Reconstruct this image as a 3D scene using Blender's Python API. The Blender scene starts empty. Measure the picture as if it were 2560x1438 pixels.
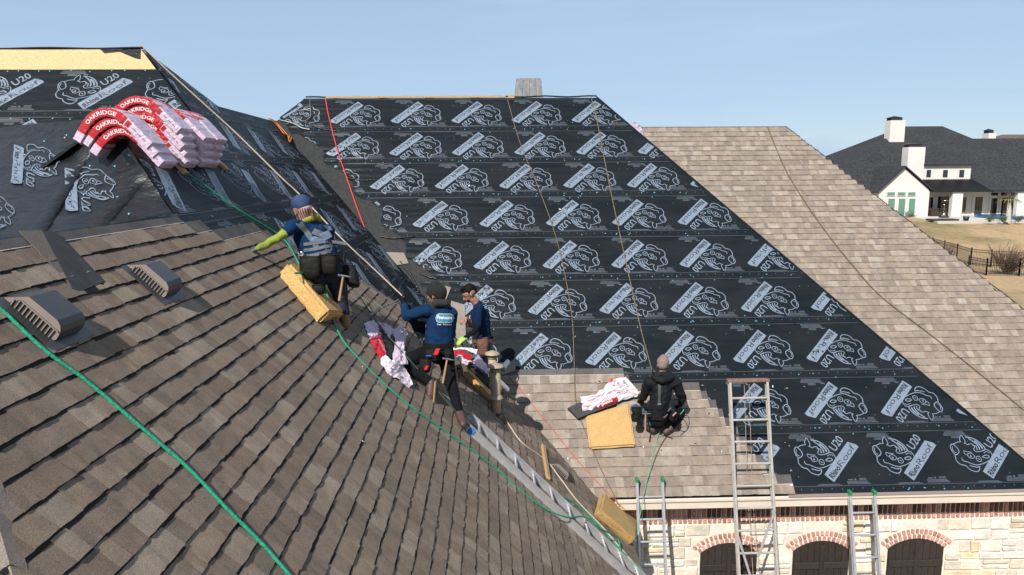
import bpy, bmesh, math, random
import numpy as np
from mathutils import Vector, Matrix

random.seed(7); RNG = np.random.default_rng(7)
SC = bpy.context.scene
COL = SC.collection

# ------------------------------------------------------------------ camera
FPX, CX, CY = 1775.0, 1280.0, 719.0            # focal length in photograph pixels
EYE = np.array([0.0, 0.0, 7.6])                # drone, 7.6 m above the lawn
PITCH = math.atan((719 - 438) / FPX)
YAW = math.radians(1.8485)
ROLL = math.radians(0.4)
fw = np.array([math.sin(YAW) * math.cos(PITCH), math.cos(YAW) * math.cos(PITCH), -math.sin(PITCH)])
rt0 = np.array([math.cos(YAW), -math.sin(YAW), 0.0]); up0 = np.cross(rt0, fw)
rt = math.cos(ROLL) * rt0 - math.sin(ROLL) * up0
up = math.cos(ROLL) * up0 + math.sin(ROLL) * rt0
cam_d = bpy.data.cameras.new('camera'); cam = bpy.data.objects.new('camera', cam_d); COL.objects.link(cam)
cam_d.sensor_width = 36.0; cam_d.lens = 36.0 * FPX / 2560.0
cam_d.clip_start = 0.05; cam_d.clip_end = 6000.0
cam.matrix_world = Matrix(((rt[0], up[0], -fw[0], EYE[0]), (rt[1], up[1], -fw[1], EYE[1]), (rt[2], up[2], -fw[2], EYE[2]), (0, 0, 0, 1)))
SC.camera = cam

# ------------------------------------------------------------------ light
SUN_DIR = np.array([0.33, 0.645, -0.690])      # travel direction of the light, from the pipe shadows
SUN_DIR /= np.linalg.norm(SUN_DIR)
sun_d = bpy.data.lights.new('sun', 'SUN'); sun_d.energy = 5.0; sun_d.angle = math.radians(0.53); sun_d.color = (1.0, 0.955, 0.89)
sun = bpy.data.objects.new('sun', sun_d); COL.objects.link(sun); sun.location = (-30, -60, 80)
sun.rotation_euler = Vector(SUN_DIR).to_track_quat('-Z', 'Y').to_euler()
world = bpy.data.worlds.new('World'); SC.world = world; world.use_nodes = True
wn = world.node_tree.nodes; wl = world.node_tree.links; wn.clear()
w_out = wn.new('ShaderNodeOutputWorld'); w_bg = wn.new('ShaderNodeBackground'); w_sky = wn.new('ShaderNodeTexSky')
w_sky.sky_type = 'NISHITA'; w_sky.sun_disc = False
w_sky.sun_elevation = math.asin(-SUN_DIR[2])
w_sky.sun_rotation = math.atan2(-SUN_DIR[0], -SUN_DIR[1])
w_sky.air_density = 1.0; w_sky.dust_density = 0.1; w_sky.ozone_density = 2.0; w_sky.altitude = 200
w_tc = wn.new('ShaderNodeTexCoord'); w_map = wn.new('ShaderNodeMapping'); w_map.inputs['Scale'].default_value = (1.2, 1.2, 7.0); w_map.inputs['Rotation'].default_value = (0.1, 0.12, 0)
w_noi = wn.new('ShaderNodeTexNoise'); w_noi.inputs['Scale'].default_value = 2.2; w_noi.inputs['Detail'].default_value = 6; w_noi.inputs['Roughness'].default_value = 0.55
w_rmp = wn.new('ShaderNodeValToRGB'); w_rmp.color_ramp.elements[0].position = 0.46; w_rmp.color_ramp.elements[0].color = (.68, .68, .68, 1); w_rmp.color_ramp.elements[1].position = 0.70; w_rmp.color_ramp.elements[1].color = (1, 1, 1, 1)
w_mix = wn.new('ShaderNodeMixRGB'); w_mix.inputs['Color2'].default_value = (4.5, 6.05, 8.1, 1)
wl.new(w_tc.outputs['Generated'], w_map.inputs['Vector']); wl.new(w_map.outputs['Vector'], w_noi.inputs['Vector']); wl.new(w_noi.outputs['Fac'], w_rmp.inputs['Fac'])
wl.new(w_rmp.outputs['Color'], w_mix.inputs['Fac']); wl.new(w_sky.outputs['Color'], w_mix.inputs['Color1'])
wl.new(w_mix.outputs['Color'], w_bg.inputs['Color']); w_bg.inputs['Strength'].default_value = 0.066
wl.new(w_bg.outputs['Background'], w_out.inputs['Surface'])
SC.view_settings.view_transform = 'Standard'; SC.view_settings.look = 'None'; SC.view_settings.exposure = 0.68; SC.view_settings.gamma = 1.0
SC.view_settings.use_curve_mapping = False

# ------------------------------------------------------------------ pixel -> place helpers
def ray(x, y):
    d = fw * FPX + rt * (x - CX) + up * (CY - y)
    return d / np.linalg.norm(d)
def at(x, y, Y):
    d = ray(x, y); return EYE + d * (Y / d[1])
def hitp(n, c, x, y):
    d = ray(x, y); return EYE + d * ((c - n @ EYE) / (n @ d))
def proj(q):
    q = np.asarray(q, float) - EYE; z = q @ fw
    return CX + FPX * (q @ rt) / z, CY - FPX * (q @ up) / z
class Frame:
    """a roof plane: a runs along the courses, b up the slope, h off the plane"""
    def __init__(s, o, u, v, seed=0, amp=0.0):
        s.o = np.array(o, float); s.u = np.array(u, float); s.u /= np.linalg.norm(s.u)
        s.v = np.array(v, float); s.v /= np.linalg.norm(s.v); s.n = np.cross(s.u, s.v)
        s.c = s.n @ s.o; r = np.random.default_rng(seed + 100); s.amp = amp
        s.w = [(r.uniform(.3, 2.2) * r.choice([-1, 1]), r.uniform(9, 60), r.uniform(0, 6.3), r.uniform(.3, 1)) for _ in range(9)]
        s.w += [(r.uniform(6, 18) * r.choice([-1, 1]), r.uniform(5, 22), r.uniform(0, 6.3), r.uniform(.15, .5)) for _ in range(6)]
        s.m = [(r.uniform(.4, 1.6), r.uniform(.4, 2.0), r.uniform(0, 6.3)) for _ in range(15)]
    def disp(s, a, b):
        h = 0.0
        for (ka, kb, p, A), (ma, mb, mp) in zip(s.w, s.m):
            g = np.clip(np.sin(ma * a * 2.1 + mb * b * 2.4 + mp), 0, 1) ** 2
            h = h + A * g * np.sin(ka * a + kb * b + p + .6 * np.sin(2.3 * a + mp))
        return s.amp * h
    def pt(s, a, b, h=0.0):
        a = np.asarray(a, float); b = np.asarray(b, float)
        return s.o + a[..., None] * s.u + b[..., None] * s.v + (np.asarray(h) + np.zeros_like(a))[..., None] * s.n
    def px(s, x, y):
        q = hitp(s.n, s.c, x, y) - s.o; return q @ s.u, q @ s.v
    def hit(s, x, y): return hitp(s.n, s.c, x, y)
SLA = math.radians(49.456)
# A: big slope facing the camera; L: slope facing right; B: slope behind on the right; U: upper left slope
fA = Frame((0, 9.18, EYE[2] - 4.415), (1, 0, 0), (0, math.cos(SLA), math.sin(SLA)), 1, .0021)
LEX = 1.85
fL = Frame((LEX, 0, EYE[2] - 2.976 - 1.0039 * LEX), (0, 1, 0), (-1, 0, 1.0039), 2, .0013)
fB = Frame((0, 10.0, EYE[2] - 18.13 + 1.1692 * 10.0), (1, 0, 0), (0, math.cos(SLA), math.sin(SLA)), 3, 0)
fU = Frame((0, 7.5, EYE[2] + 1.75 - 1.1692 * (10.27 - 7.5)), (1, 0, 0), (0, math.cos(SLA), math.sin(SLA)), 4, .0026)
class Patch:
    """draped sheet between four corners"""
    def __init__(s, tl, tr, bl, br, amp): s.P = [np.array(q, float) for q in (tl, tr, bl, br)]; s.f = Frame((0, 0, 0), (1, 0, 0), (0, 1, 0), 9, amp)
    def pt(s, a, b, h=0.0):
        a = np.asarray(a, float)[..., None]; b = np.asarray(b, float)[..., None]; tl, tr, bl, br = s.P
        q = (1 - b) * ((1 - a) * bl + a * br) + b * ((1 - a) * tl + a * tr)
        n = np.cross(br - bl, tl - bl); n /= np.linalg.norm(n)
        return q + n * np.asarray(h)[..., None]
    def disp(s, a, b): return s.f.disp(a * 3.2, b * 2.2)

# ------------------------------------------------------------------ materials
MATS = {}; ALB = .62     # the photograph is exposed for the shade: real-world albedos, scaled once
def mat(name, col, rough=.6, metal=0.0, noise=0.0, nscale=20.0, bump=0.0, bscale=60.0, stretch=(1, 1, 1), spec=.5, vcol=False, rnd=0.0, grain=0.0, gscale=300.0, col2=None, sheen=0.0, trans=0.0, coat=0.0, detail=5.0):
    if name in MATS: return MATS[name]
    col = tuple(c * ALB for c in col); col2 = None if col2 is None else tuple(c * ALB for c in col2)
    m = bpy.data.materials.new(name); m.use_nodes = True; MATS[name] = m
    nt = m.node_tree; N = nt.nodes; K = nt.links; p = N['Principled BSDF']
    p.inputs['Roughness'].default_value = rough; p.inputs['Metallic'].default_value = metal
    p.inputs['Specular IOR Level'].default_value = spec
    if sheen: p.inputs['Sheen Weight'].default_value = sheen
    if trans: p.inputs['Transmission Weight'].default_value = trans
    if coat: p.inputs['Coat Weight'].default_value = coat
    tc = N.new('ShaderNodeTexCoord'); mp = N.new('ShaderNodeMapping'); mp.inputs['Scale'].default_value = stretch
    K.new(tc.outputs['Object'], mp.inputs['Vector'])
    if vcol:
        at_ = N.new('ShaderNodeAttribute'); at_.attribute_name = 'col'; src = at_.outputs['Color']
    else:
        rgb = N.new('ShaderNodeRGB'); rgb.outputs[0].default_value = (*col, 1); src = rgb.outputs[0]
    def mul(src, fac_sock, lo, hi, second=None):
        mr = N.new('ShaderNodeMapRange'); mr.inputs['From Min'].default_value = .3; mr.inputs['From Max'].default_value = .7
        mr.inputs['To Min'].default_value = lo; mr.inputs['To Max'].default_value = hi; K.new(fac_sock, mr.inputs['Value'])
        mx = N.new('ShaderNodeMixRGB'); mx.blend_type = 'MULTIPLY'; mx.inputs['Fac'].default_value = 1
        K.new(src, mx.inputs['Color1']); K.new(mr.outputs[0], mx.inputs['Color2']); return mx.outputs[0]
    if noise:
        n1 = N.new('ShaderNodeTexNoise'); n1.inputs['Scale'].default_value = nscale; n1.inputs['Detail'].default_value = detail; K.new(mp.outputs[0], n1.inputs['Vector'])
        if col2 is not None:
            mr = N.new('ShaderNodeMapRange'); mr.inputs['From Min'].default_value = .5 - .25 / max(noise, .01) * .5; mr.inputs['From Max'].default_value = .5 + .25 / max(noise, .01) * .5; K.new(n1.outputs['Fac'], mr.inputs['Value'])
            mx = N.new('ShaderNodeMixRGB'); mx.inputs['Color2'].default_value = (*col2, 1); K.new(src, mx.inputs['Color1']); K.new(mr.outputs[0], mx.inputs['Fac']); src = mx.outputs[0]
        else: src = mul(src, n1.outputs['Fac'], 1 - noise, 1 + noise)
    if grain:
        n2 = N.new('ShaderNodeTexNoise'); n2.inputs['Scale'].default_value = gscale; n2.inputs['Detail'].default_value = 3; n2.inputs['Roughness'].default_value = .75; K.new(tc.outputs['Object'], n2.inputs['Vector'])
        src = mul(src, n2.outputs['Fac'], 1 - grain, 1 + grain)
    if rnd:
        oi = N.new('ShaderNodeObjectInfo'); mr = N.new('ShaderNodeMapRange'); mr.inputs['To Min'].default_value = 1 - rnd; mr.inputs['To Max'].default_value = 1 + rnd; K.new(oi.outputs['Random'], mr.inputs['Value'])
        mx = N.new('ShaderNodeMixRGB'); mx.blend_type = 'MULTIPLY'; mx.inputs['Fac'].default_value = 1; K.new(src, mx.inputs['Color1']); K.new(mr.outputs[0], mx.inputs['Color2']); src = mx.outputs[0]
    K.new(src, p.inputs['Base Color'])
    if bump:
        n3 = N.new('ShaderNodeTexNoise'); n3.inputs['Scale'].default_value = bscale; n3.inputs['Detail'].default_value = 6; K.new(mp.outputs[0], n3.inputs['Vector'])
        bp = N.new('ShaderNodeBump'); bp.inputs['Strength'].default_value = min(1, bump); bp.inputs['Distance'].default_value = .02 if bump <= 1 else .05; K.new(n3.outputs['Fac'], bp.inputs['Height']); K.new(bp.outputs[0], p.inputs['Normal'])
    return m
M_SHIN = mat('asphalt_shingle', (1, 1, 1), .95, vcol=True, grain=.55, gscale=210, noise=.16, nscale=9, bump=.35, bscale=260, rnd=.07, spec=.15)
M_FELT = mat('synthetic_underlayment', (.0070, .0120, .0165), .48, noise=.7, nscale=1.3, col2=(.016, .020, .024), bump=.30, bscale=9, stretch=(1, 3, 3), spec=.08)
M_FELTD = mat('draped_underlayment', (.015, .016, .018), .38, noise=.5, nscale=5, bump=.6, bscale=11, stretch=(1.2, 2.2, 2.2), spec=.30)
M_PRINT = mat('printed_ink', (.185, .235, .305), .5, noise=.12, nscale=6, bump=.3, bscale=9, stretch=(1, 3, 3))
M_PRINTD = mat('fine_printed_ink', (.075, .095, .12), .5, noise=.2, nscale=9)
M_FELTT = mat('logo_lettering', (.014, .016, .02), .42)
M_VALLEY = mat('granulated_valley_membrane', (.011, .0115, .012), .8, noise=.7, nscale=14, grain=.6, gscale=120, bump=.5, bscale=30)
M_OSB = mat('strand_board', (.62, .38, .15), .7, noise=.5, nscale=22, stretch=(1, 5, 5), col2=(.74, .52, .26), grain=.2, gscale=40)
M_CAPN = mat('plastic_cap_nail', (.04, .30, .40), .4)
M_CAPO = mat('orange_cap_nail', (.75, .16, .05), .4)
M_WOOD = mat('pine_wood', (.58, .36, .16), .65, noise=.25, nscale=18, stretch=(1, 6, 6))
M_DARKWOOD = mat('stained_dark_wood', (.030, .022, .018), .6, noise=.4, nscale=16, stretch=(6, 6, 1), rnd=.2, bump=.3, bscale=40)
M_STONE = mat('cream_limestone', (.80, .71, .58), .9, noise=.14, nscale=7, rnd=.12, bump=.7, bscale=16, grain=.12, gscale=60)
M_STONEW = mat('pale_limestone', (.86, .81, .72), .9, noise=.16, nscale=7, rnd=.12, bump=.7, bscale=16, grain=.12, gscale=60)
M_STONEY = mat('honey_limestone', (.78, .64, .44), .9, noise=.25, nscale=7, rnd=.15, bump=.7, bscale=16)
M_MORTAR = mat('pale_mortar', (.86, .79, .68), .95, noise=.12, nscale=14, bump=.4, bscale=50)
M_BRICK = mat('red_brick', (.46, .15, .095), .9, noise=.6, nscale=26, col2=(.68, .42, .34), rnd=.25, bump=.4, bscale=60)
M_BRICKD = mat('dark_red_brick', (.19, .075, .055), .9, noise=.4, nscale=30, rnd=.45, bump=.4, bscale=60)
M_TRIM = mat('cream_painted_trim', (.78, .68, .57), .55, noise=.06, nscale=5)
M_ALU = mat('aluminium', (.72, .72, .74), .38, metal=.65, noise=.1, nscale=12)
M_FIBER = mat('weathered_ladder_rail', (.50, .47, .43), .5, noise=.15, nscale=12, metal=.2)
M_BLUEL = mat('blue_label', (.05, .2, .5), .4)
M_GREENCAP = mat('green_plastic_cap', (.02, .26, .11), .45)
M_VENT = mat('brown_painted_metal', (.062, .060, .064), .42, noise=.08, nscale=8, metal=.1, coat=.1)
M_VENTL = mat('vent_face', (.27, .225, .195), .6, noise=.08, nscale=9)
M_VENTD = mat('vent_screen', (.03, .028, .026), .8)
M_PIPE = mat('tan_painted_pipe', (.40, .32, .22), .6, noise=.2, nscale=9)
M_LEAD = mat('black_rubber', (.02, .02, .02), .6)
M_GALV = mat('galvanised_steel', (.30, .30, .295), .5, metal=.55, noise=.25, nscale=16, grain=.25, gscale=80)
M_ROPEG = mat('green_rope', (.0, .30, .16), .75, bump=.6, bscale=70, noise=.3, nscale=70)
M_ROPEP = mat('pale_green_rope', (.10, .42, .25), .75, noise=.3, nscale=60)
M_ROPED = mat('dull_green_rope', (.03, .09, .05), .8, noise=.3, nscale=60)
M_ROPET = mat('tan_rope', (.52, .42, .31), .85, noise=.25, nscale=70)
M_ROPEO = mat('olive_rope', (.16, .13, .07), .9, noise=.5, nscale=40)
M_ROPEB = mat('black_cord', (.015, .013, .013), .8)
M_ROPER = mat('red_rope', (.65, .05, .02), .7, noise=.25, nscale=60)
M_ROPEOR = mat('orange_rope', (.70, .22, .02), .7, noise=.25, nscale=60)
M_FOAM = mat('yellow_foam', (.62, .38, .14), .95, noise=.4, nscale=6, col2=(.54, .35, .15), bump=.5, bscale=45, grain=.18, gscale=70)
M_FOAMB = mat('weathered_foam', (.56, .34, .11), .95, noise=.4, nscale=6, col2=(.66, .43, .16), bump=.6, bscale=40, grain=.25, gscale=45)
M_PINK = mat('pink_white_wrapper', (.72, .56, .68), .28, noise=.12, nscale=9, bump=.5, bscale=26, spec=.5)
M_WHITEW = mat('white_wrapper', (.78, .68, .73), .4, noise=.1, nscale=9, bump=.5, bscale=22)
M_RED = mat('red_wrapper', (.55, .012, .02), .35, noise=.15, nscale=9, bump=.4, bscale=26)
M_WHITE = mat('white_print', (.85, .83, .84), .5)
M_DKPRINT = mat('grey_print', (.22, .2, .25), .5)
M_SHB = mat('charcoal_shingle_back', (.035, .035, .037), .8, noise=.3, nscale=14, grain=.3, gscale=90)
M_NAVY = mat('navy_cotton', (.006, .030, .088), .95, noise=.2, nscale=7, bump=.5, bscale=30, spec=.1)
M_NAVYT = mat('navy_tee', (.006, .022, .062), .95, noise=.2, nscale=7, bump=.5, bscale=30, spec=.1)
M_BLACKC = mat('black_cloth', (.009, .009, .011), .95, noise=.3, nscale=8, bump=.5, bscale=30, spec=.1)
M_BLKJ = mat('black_jacket', (.007, .008, .011), .75, spec=.2, noise=.3, nscale=8, bump=.9, bscale=12, stretch=(1, 1, 2.5))
M_JEAN = mat('blue_denim', (.05, .085, .15), .9, noise=.4, nscale=9, bump=.6, bscale=14)
M_JEAND = mat('dark_denim', (.012, .02, .045), .9, noise=.4, nscale=9, bump=.6, bscale=14)
M_SKIN = mat('skin', (.40, .20, .125), .55, noise=.12, nscale=14)
M_HAIR = mat('black_hair', (.006, .005, .005), .6, bump=.6, bscale=90, spec=.12)
M_LIME = mat('lime_green_cloth', (.24, .30, .03), .85, noise=.25, nscale=12, bump=.6, bscale=14)
M_LIMEG = mat('bright_lime_glove', (.36, .62, .10), .7, noise=.15, nscale=20)
M_CAPB = mat('blue_cap_cloth', (.018, .05, .14), .85, noise=.15, nscale=14)
M_GREYW = mat('grey_webbing', (.11, .12, .14), .75, noise=.2, nscale=30, bump=.4, bscale=80)
M_GREYD = mat('faded_blue_webbing', (.10, .15, .24), .8, noise=.3, nscale=16)
M_LEATHD = mat('black_leather', (.010, .0095, .0095), .6, noise=.3, nscale=12, bump=.4, bscale=22, spec=.18)
M_LEATHB = mat('brown_leather', (.16, .065, .04), .55, noise=.35, nscale=12, bump=.5, bscale=22)
M_BOOT = mat('brown_boot_leather', (.085, .045, .04), .55, noise=.35, nscale=14, bump=.4, bscale=24)
M_SOLE = mat('tan_sole', (.42, .25, .13), .8)
M_GREYG = mat('grey_glove', (.12, .12, .13), .85)
M_BEIGE = mat('beige_knit', (.30, .22, .19), .95, noise=.15, nscale=30, bump=.7, bscale=60, stretch=(3, 3, 1))
M_BLKKNIT = mat('black_knit', (.009, .009, .010), .95, bump=.8, bscale=60, stretch=(3, 3, 1))
M_CHROME = mat('steel_hardware', (.65, .65, .66), .25, metal=1.0)
M_YEL = mat('yellow_plastic', (.75, .55, .04), .45)
M_REDP = mat('red_plastic', (.6, .02, .02), .4)
M_BLUEP = mat('blue_plastic', (.02, .1, .5), .4)
M_TEAL = mat('teal_badge_print', (.02, .22, .36), .7)
M_BADGE = mat('badge_border_print', (.45, .50, .32), .7)
M_GROOF = mat('charcoal_roof', (.040, .041, .044), .9, grain=.7, gscale=4.5, noise=.12, nscale=.5, spec=.2)
M_MROOF = mat('dark_metal_roof', (.035, .033, .032), .35, metal=.5)
M_STUCCO = mat('white_stucco', (.80, .76, .71), .85, noise=.05, nscale=1)
M_STUCCOS = mat('cream_stucco', (.85, .76, .67), .85, noise=.05, nscale=1)
M_GLASSG = mat('green_reflecting_glass', (.14, .30, .22), .08, spec=.8)
M_GLASSD = mat('dark_glass', (.015, .018, .02), .05, spec=.9)
M_CONC = mat('pale_concrete', (.62, .57, .50), .9, noise=.1, nscale=.6)
M_POOL = mat('pool_water', (.03, .14, .30), .06, spec=.8, bump=.2, bscale=3)
M_IRON = mat('black_iron', (.012, .012, .013), .5)
M_WICK = mat('brown_wicker', (.05, .028, .02), .7, bump=.6, bscale=30)
M_BARK = mat('pale_trunk', (.55, .52, .47), .9, noise=.3, nscale=4)
M_TWIG = mat('bare_twigs', (.16, .10, .07), .9, noise=.3, nscale=6)
M_LEAF = mat('green_leaf', (.07, .13, .03), .6, noise=.4, nscale=6, rnd=.2)
M_PALM = mat('yellow_green_frond', (.24, .22, .04), .6, noise=.4, nscale=3)
M_BROOF = mat('brown_roof', (.13, .09, .07), .9, noise=.2, nscale=1)
def ground_mat():
    m = bpy.data.materials.new('dormant_lawn'); m.use_nodes = True; N = m.node_tree.nodes; K = m.node_tree.links; p = N['Principled BSDF']; p.inputs['Roughness'].default_value = 1; p.inputs['Specular IOR Level'].default_value = .1
    tc = N.new('ShaderNodeTexCoord'); n1 = N.new('ShaderNodeTexNoise'); n1.inputs['Scale'].default_value = .09; n1.inputs['Detail'].default_value = 8; n1.inputs['Roughness'].default_value = .65
    n2 = N.new('ShaderNodeTexNoise'); n2.inputs['Scale'].default_value = 2.4; n2.inputs['Detail'].default_value = 8; n2.inputs['Roughness'].default_value = .75
    K.new(tc.outputs['Object'], n1.inputs['Vector']); K.new(tc.outputs['Object'], n2.inputs['Vector'])
    r1 = N.new('ShaderNodeValToRGB'); r1.color_ramp.elements[0].position = .36; r1.color_ramp.elements[0].color = (.17, .135, .07, 1); r1.color_ramp.elements[1].position = .52; r1.color_ramp.elements[1].color = (.33, .235, .14, 1)
    r2 = N.new('ShaderNodeValToRGB'); r2.color_ramp.elements[0].position = .3; r2.color_ramp.elements[0].color = (.62, .62, .6, 1); r2.color_ramp.elements[1].position = .7; r2.color_ramp.elements[1].color = (1.15, 1.12, 1.08, 1)
    mx = N.new('ShaderNodeMixRGB'); mx.blend_type = 'MULTIPLY'; mx.inputs['Fac'].default_value = 1
    K.new(n1.outputs['Fac'], r1.inputs['Fac']); K.new(n2.outputs['Fac'], r2.inputs['Fac']); K.new(r1.outputs[0], mx.inputs['Color1']); K.new(r2.outputs[0], mx.inputs['Color2']); K.new(mx.outputs[0], p.inputs['Base Color'])
    return m
M_GROUND = ground_mat()

# ------------------------------------------------------------------ object helpers
def tag(o, label=None, cat=None, group=None, kind=None):
    if label: o['label'] = label
    if cat: o['category'] = cat
    if group: o['group'] = group
    if kind: o['kind'] = kind
    return o
ORG = {}
def empty(name, loc=(0, 0, 0), label=None, cat=None, group=None):
    o = bpy.data.objects.new(name, None); COL.objects.link(o); o.location = loc; o.empty_display_size = .2
    ORG[o.name] = np.array(loc, float); return tag(o, label, cat, group)
def link(name, me, parent=None):
    o = bpy.data.objects.new(name, me); COL.objects.link(o)
    if parent is not None: o.parent = parent; ORG[o.name] = ORG[parent.name]
    else: ORG[o.name] = np.zeros(3)
    return o
class MB:
    def __init__(s): s.v = []; s.f = []; s.m = []; s.c = []; s.sm = []
    def add(s, vs, fs, m=0, c=None, smooth=False):
        k = len(s.v); s.v.extend([tuple(map(float, q)) for q in vs])
        for f in fs: s.f.append(tuple(k + i for i in f)); s.m.append(m); s.c.append(c); s.sm.append(smooth)
        return s
    def box(s, c, size, axes=None, m=0, bev=0.0, jit=0.0):
        c = np.array(c, float); hx, hy, hz = np.array(size, float) / 2
        ax = np.eye(3) if axes is None else np.array(axes, float)
        if bev <= 0:
            P = [c + ax[0] * hx * i + ax[1] * hy * j + ax[2] * hz * k for k in (-1, 1) for j in (-1, 1) for i in (-1, 1)]
            if jit: P = [q + RNG.uniform(-jit, jit, 3) for q in P]
            return s.add(P, [(0, 2, 3, 1), (4, 5, 7, 6), (0, 1, 5, 4), (2, 6, 7, 3), (0, 4, 6, 2), (1, 3, 7, 5)], m)
        # chamfered box: 24 vertices
        P = []; idx = {}
        for i in (-1, 1):
            for j in (-1, 1):
                for k in (-1, 1):
                    jj = RNG.uniform(-jit, jit, 3) if jit else 0
                    for a in range(3):
                        d = [i * (hx - bev), j * (hy - bev), k * (hz - bev)]; d[a] = (i, j, k)[a] * (hx, hy, hz)[a]
                        idx[(i, j, k, a)] = len(P); P.append(c + ax[0] * d[0] + ax[1] * d[1] + ax[2] * d[2] + jj)
        F = []
        for a in range(3):
            b, e = (a + 1) % 3, (a + 2) % 3
            for sgn in (-1, 1):
                q = []
                for (p1, p2) in ((-1, -1), (1, -1), (1, 1), (-1, 1)):
                    t = [0, 0, 0]; t[a] = sgn; t[b] = p1; t[e] = p2; q.append(idx[(*t, a)])
                F.append(tuple(q if sgn > 0 else q[::-1]))
            for p1 in (-1, 1):
                for p2 in (-1, 1):
                    t0 = [0, 0, 0]; t1 = [0, 0, 0]; t0[a] = -1; t1[a] = 1; t0[b] = t1[b] = p1; t0[e] = t1[e] = p2
                    F.append((idx[(*t0, b)], idx[(*t1, b)], idx[(*t1, e)], idx[(*t0, e)]))
        for i in (-1, 1):
            for j in (-1, 1):
                for k in (-1, 1): F.append((idx[(i, j, k, 0)], idx[(i, j, k, 1)], idx[(i, j, k, 2)]))
        return s.add(P, F, m)
    def beam(s, p, q, w, h, upv=(0, 0, 1), m=0, bev=0.0):
        p = np.array(p, float); q = np.array(q, float); d = q - p; L = np.linalg.norm(d); d /= L
        sd = np.cross(d, upv); sd /= np.linalg.norm(sd); u2 = np.cross(sd, d)
        return s.box((p + q) / 2, (L, w, h), [d, sd, u2], m, bev)
    def tube(s, pts, r, n=8, m=0, cap=True, smooth=True, flat=None):
        pts = np.array(pts, float); K = len(pts); r = np.full(K, r) if np.isscalar(r) else np.array(r, float)
        T = np.gradient(pts, axis=0); T /= np.linalg.norm(T, axis=1)[:, None] + 1e-9
        a = np.array([0, 0, 1.0]) if abs(T[0][2]) < .9 else np.array([1.0, 0, 0]); vs = []
        for i in range(K):
            a = a - T[i] * (a @ T[i]); a /= np.linalg.norm(a) + 1e-9; b = np.cross(T[i], a)
            for j in range(n):
                t = 2 * math.pi * j / n; vs.append(pts[i] + r[i] * (math.cos(t) * a + math.sin(t) * b))
        fs = [(i * n + j, i * n + (j + 1) % n, (i + 1) * n + (j + 1) % n, (i + 1) * n + j) for i in range(K - 1) for j in range(n)]
        s.add(vs, fs, m, smooth=smooth)
        if cap: s.add([vs[j] for j in range(n)], [tuple(range(n))[::-1]], m); s.add([vs[(K - 1) * n + j] for j in range(n)], [tuple(range(n))], m)
        return s
    def lathe(s, base, axis, prof, n=20, m=0, smooth=True):
        axis = np.array(axis, float); axis /= np.linalg.norm(axis); a = np.array([1.0, 0, 0]) if abs(axis[0]) < .8 else np.array([0, 1.0, 0])
        a = a - axis * (a @ axis); a /= np.linalg.norm(a); b = np.cross(axis, a); base = np.array(base, float); vs = []
        for r, z in prof:
            for j in range(n): t = 2 * math.pi * j / n; vs.append(base + axis * z + r * (math.cos(t) * a + math.sin(t) * b))
        K = len(prof); fs = [(i * n + j, i * n + (j + 1) % n, (i + 1) * n + (j + 1) % n, (i + 1) * n + j) for i in range(K - 1) for j in range(n)]
        fs += [tuple(range(n))[::-1], tuple((K - 1) * n + j for j in range(n))]
        return s.add(vs, fs, m, smooth=smooth)
    def prism(s, poly, d, m=0):
        poly = [np.array(q, float) for q in poly]; d = np.array(d, float); n = len(poly)
        vs = poly + [q + d for q in poly]
        return s.add(vs, [tuple(range(n))[::-1], tuple(range(n, 2 * n))] + [(i, (i + 1) % n, n + (i + 1) % n, n + i) for i in range(n)], m)
    def grid(s, P, m=0, smooth=True, thick=None):
        h, w = P.shape[:2]
        return s.add(P.reshape(-1, 3), [(i * w + j, i * w + j + 1, (i + 1) * w + j + 1, (i + 1) * w + j) for i in range(h - 1) for j in range(w - 1)], m, smooth=smooth)
    def build(s, name, mats, parent=None, label=None, fixn=False):
        me = bpy.data.meshes.new(name); o0 = ORG[parent.name] if parent is not None else np.zeros(3)
        V = np.array(s.v, float) - o0
        me.from_pydata(V.tolist(), [], s.f); me.update()
        for k in (mats if isinstance(mats, (list, tuple)) else [mats]): me.materials.append(k)
        me.polygons.foreach_set('material_index', s.m); me.polygons.foreach_set('use_smooth', s.sm)
        if s.c and s.c[0] is not None:
            ca = me.color_attributes.new('col', 'FLOAT_COLOR', 'CORNER'); buf = []
            for f, c in zip(s.f, s.c): buf.extend((*c, 1.0) * len(f))
            ca.data.foreach_set('color', buf)
        if fixn:
            bm = bmesh.new(); bm.from_mesh(me); bmesh.ops.recalc_face_normals(bm, faces=bm.faces); bm.to_mesh(me); bm.free()
        o = link(name, me, parent)
        if label: o['label'] = label
        return o
def spline(pts, n=12):
    P = np.array(pts, float); P = np.vstack([2 * P[0] - P[1], P, 2 * P[-1] - P[-2]]); out = []
    for i in range(1, len(P) - 2):
        for t in np.linspace(0, 1, n, endpoint=False):
            p0, p1, p2, p3 = P[i - 1:i + 3]
            out.append(.5 * (2 * p1 + (p2 - p0) * t + (2 * p0 - 5 * p1 + 4 * p2 - p3) * t * t + (3 * p1 - p0 - 3 * p2 + p3) * t ** 3))
    out.append(P[-2]); return np.array(out)
TXT = {}
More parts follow.
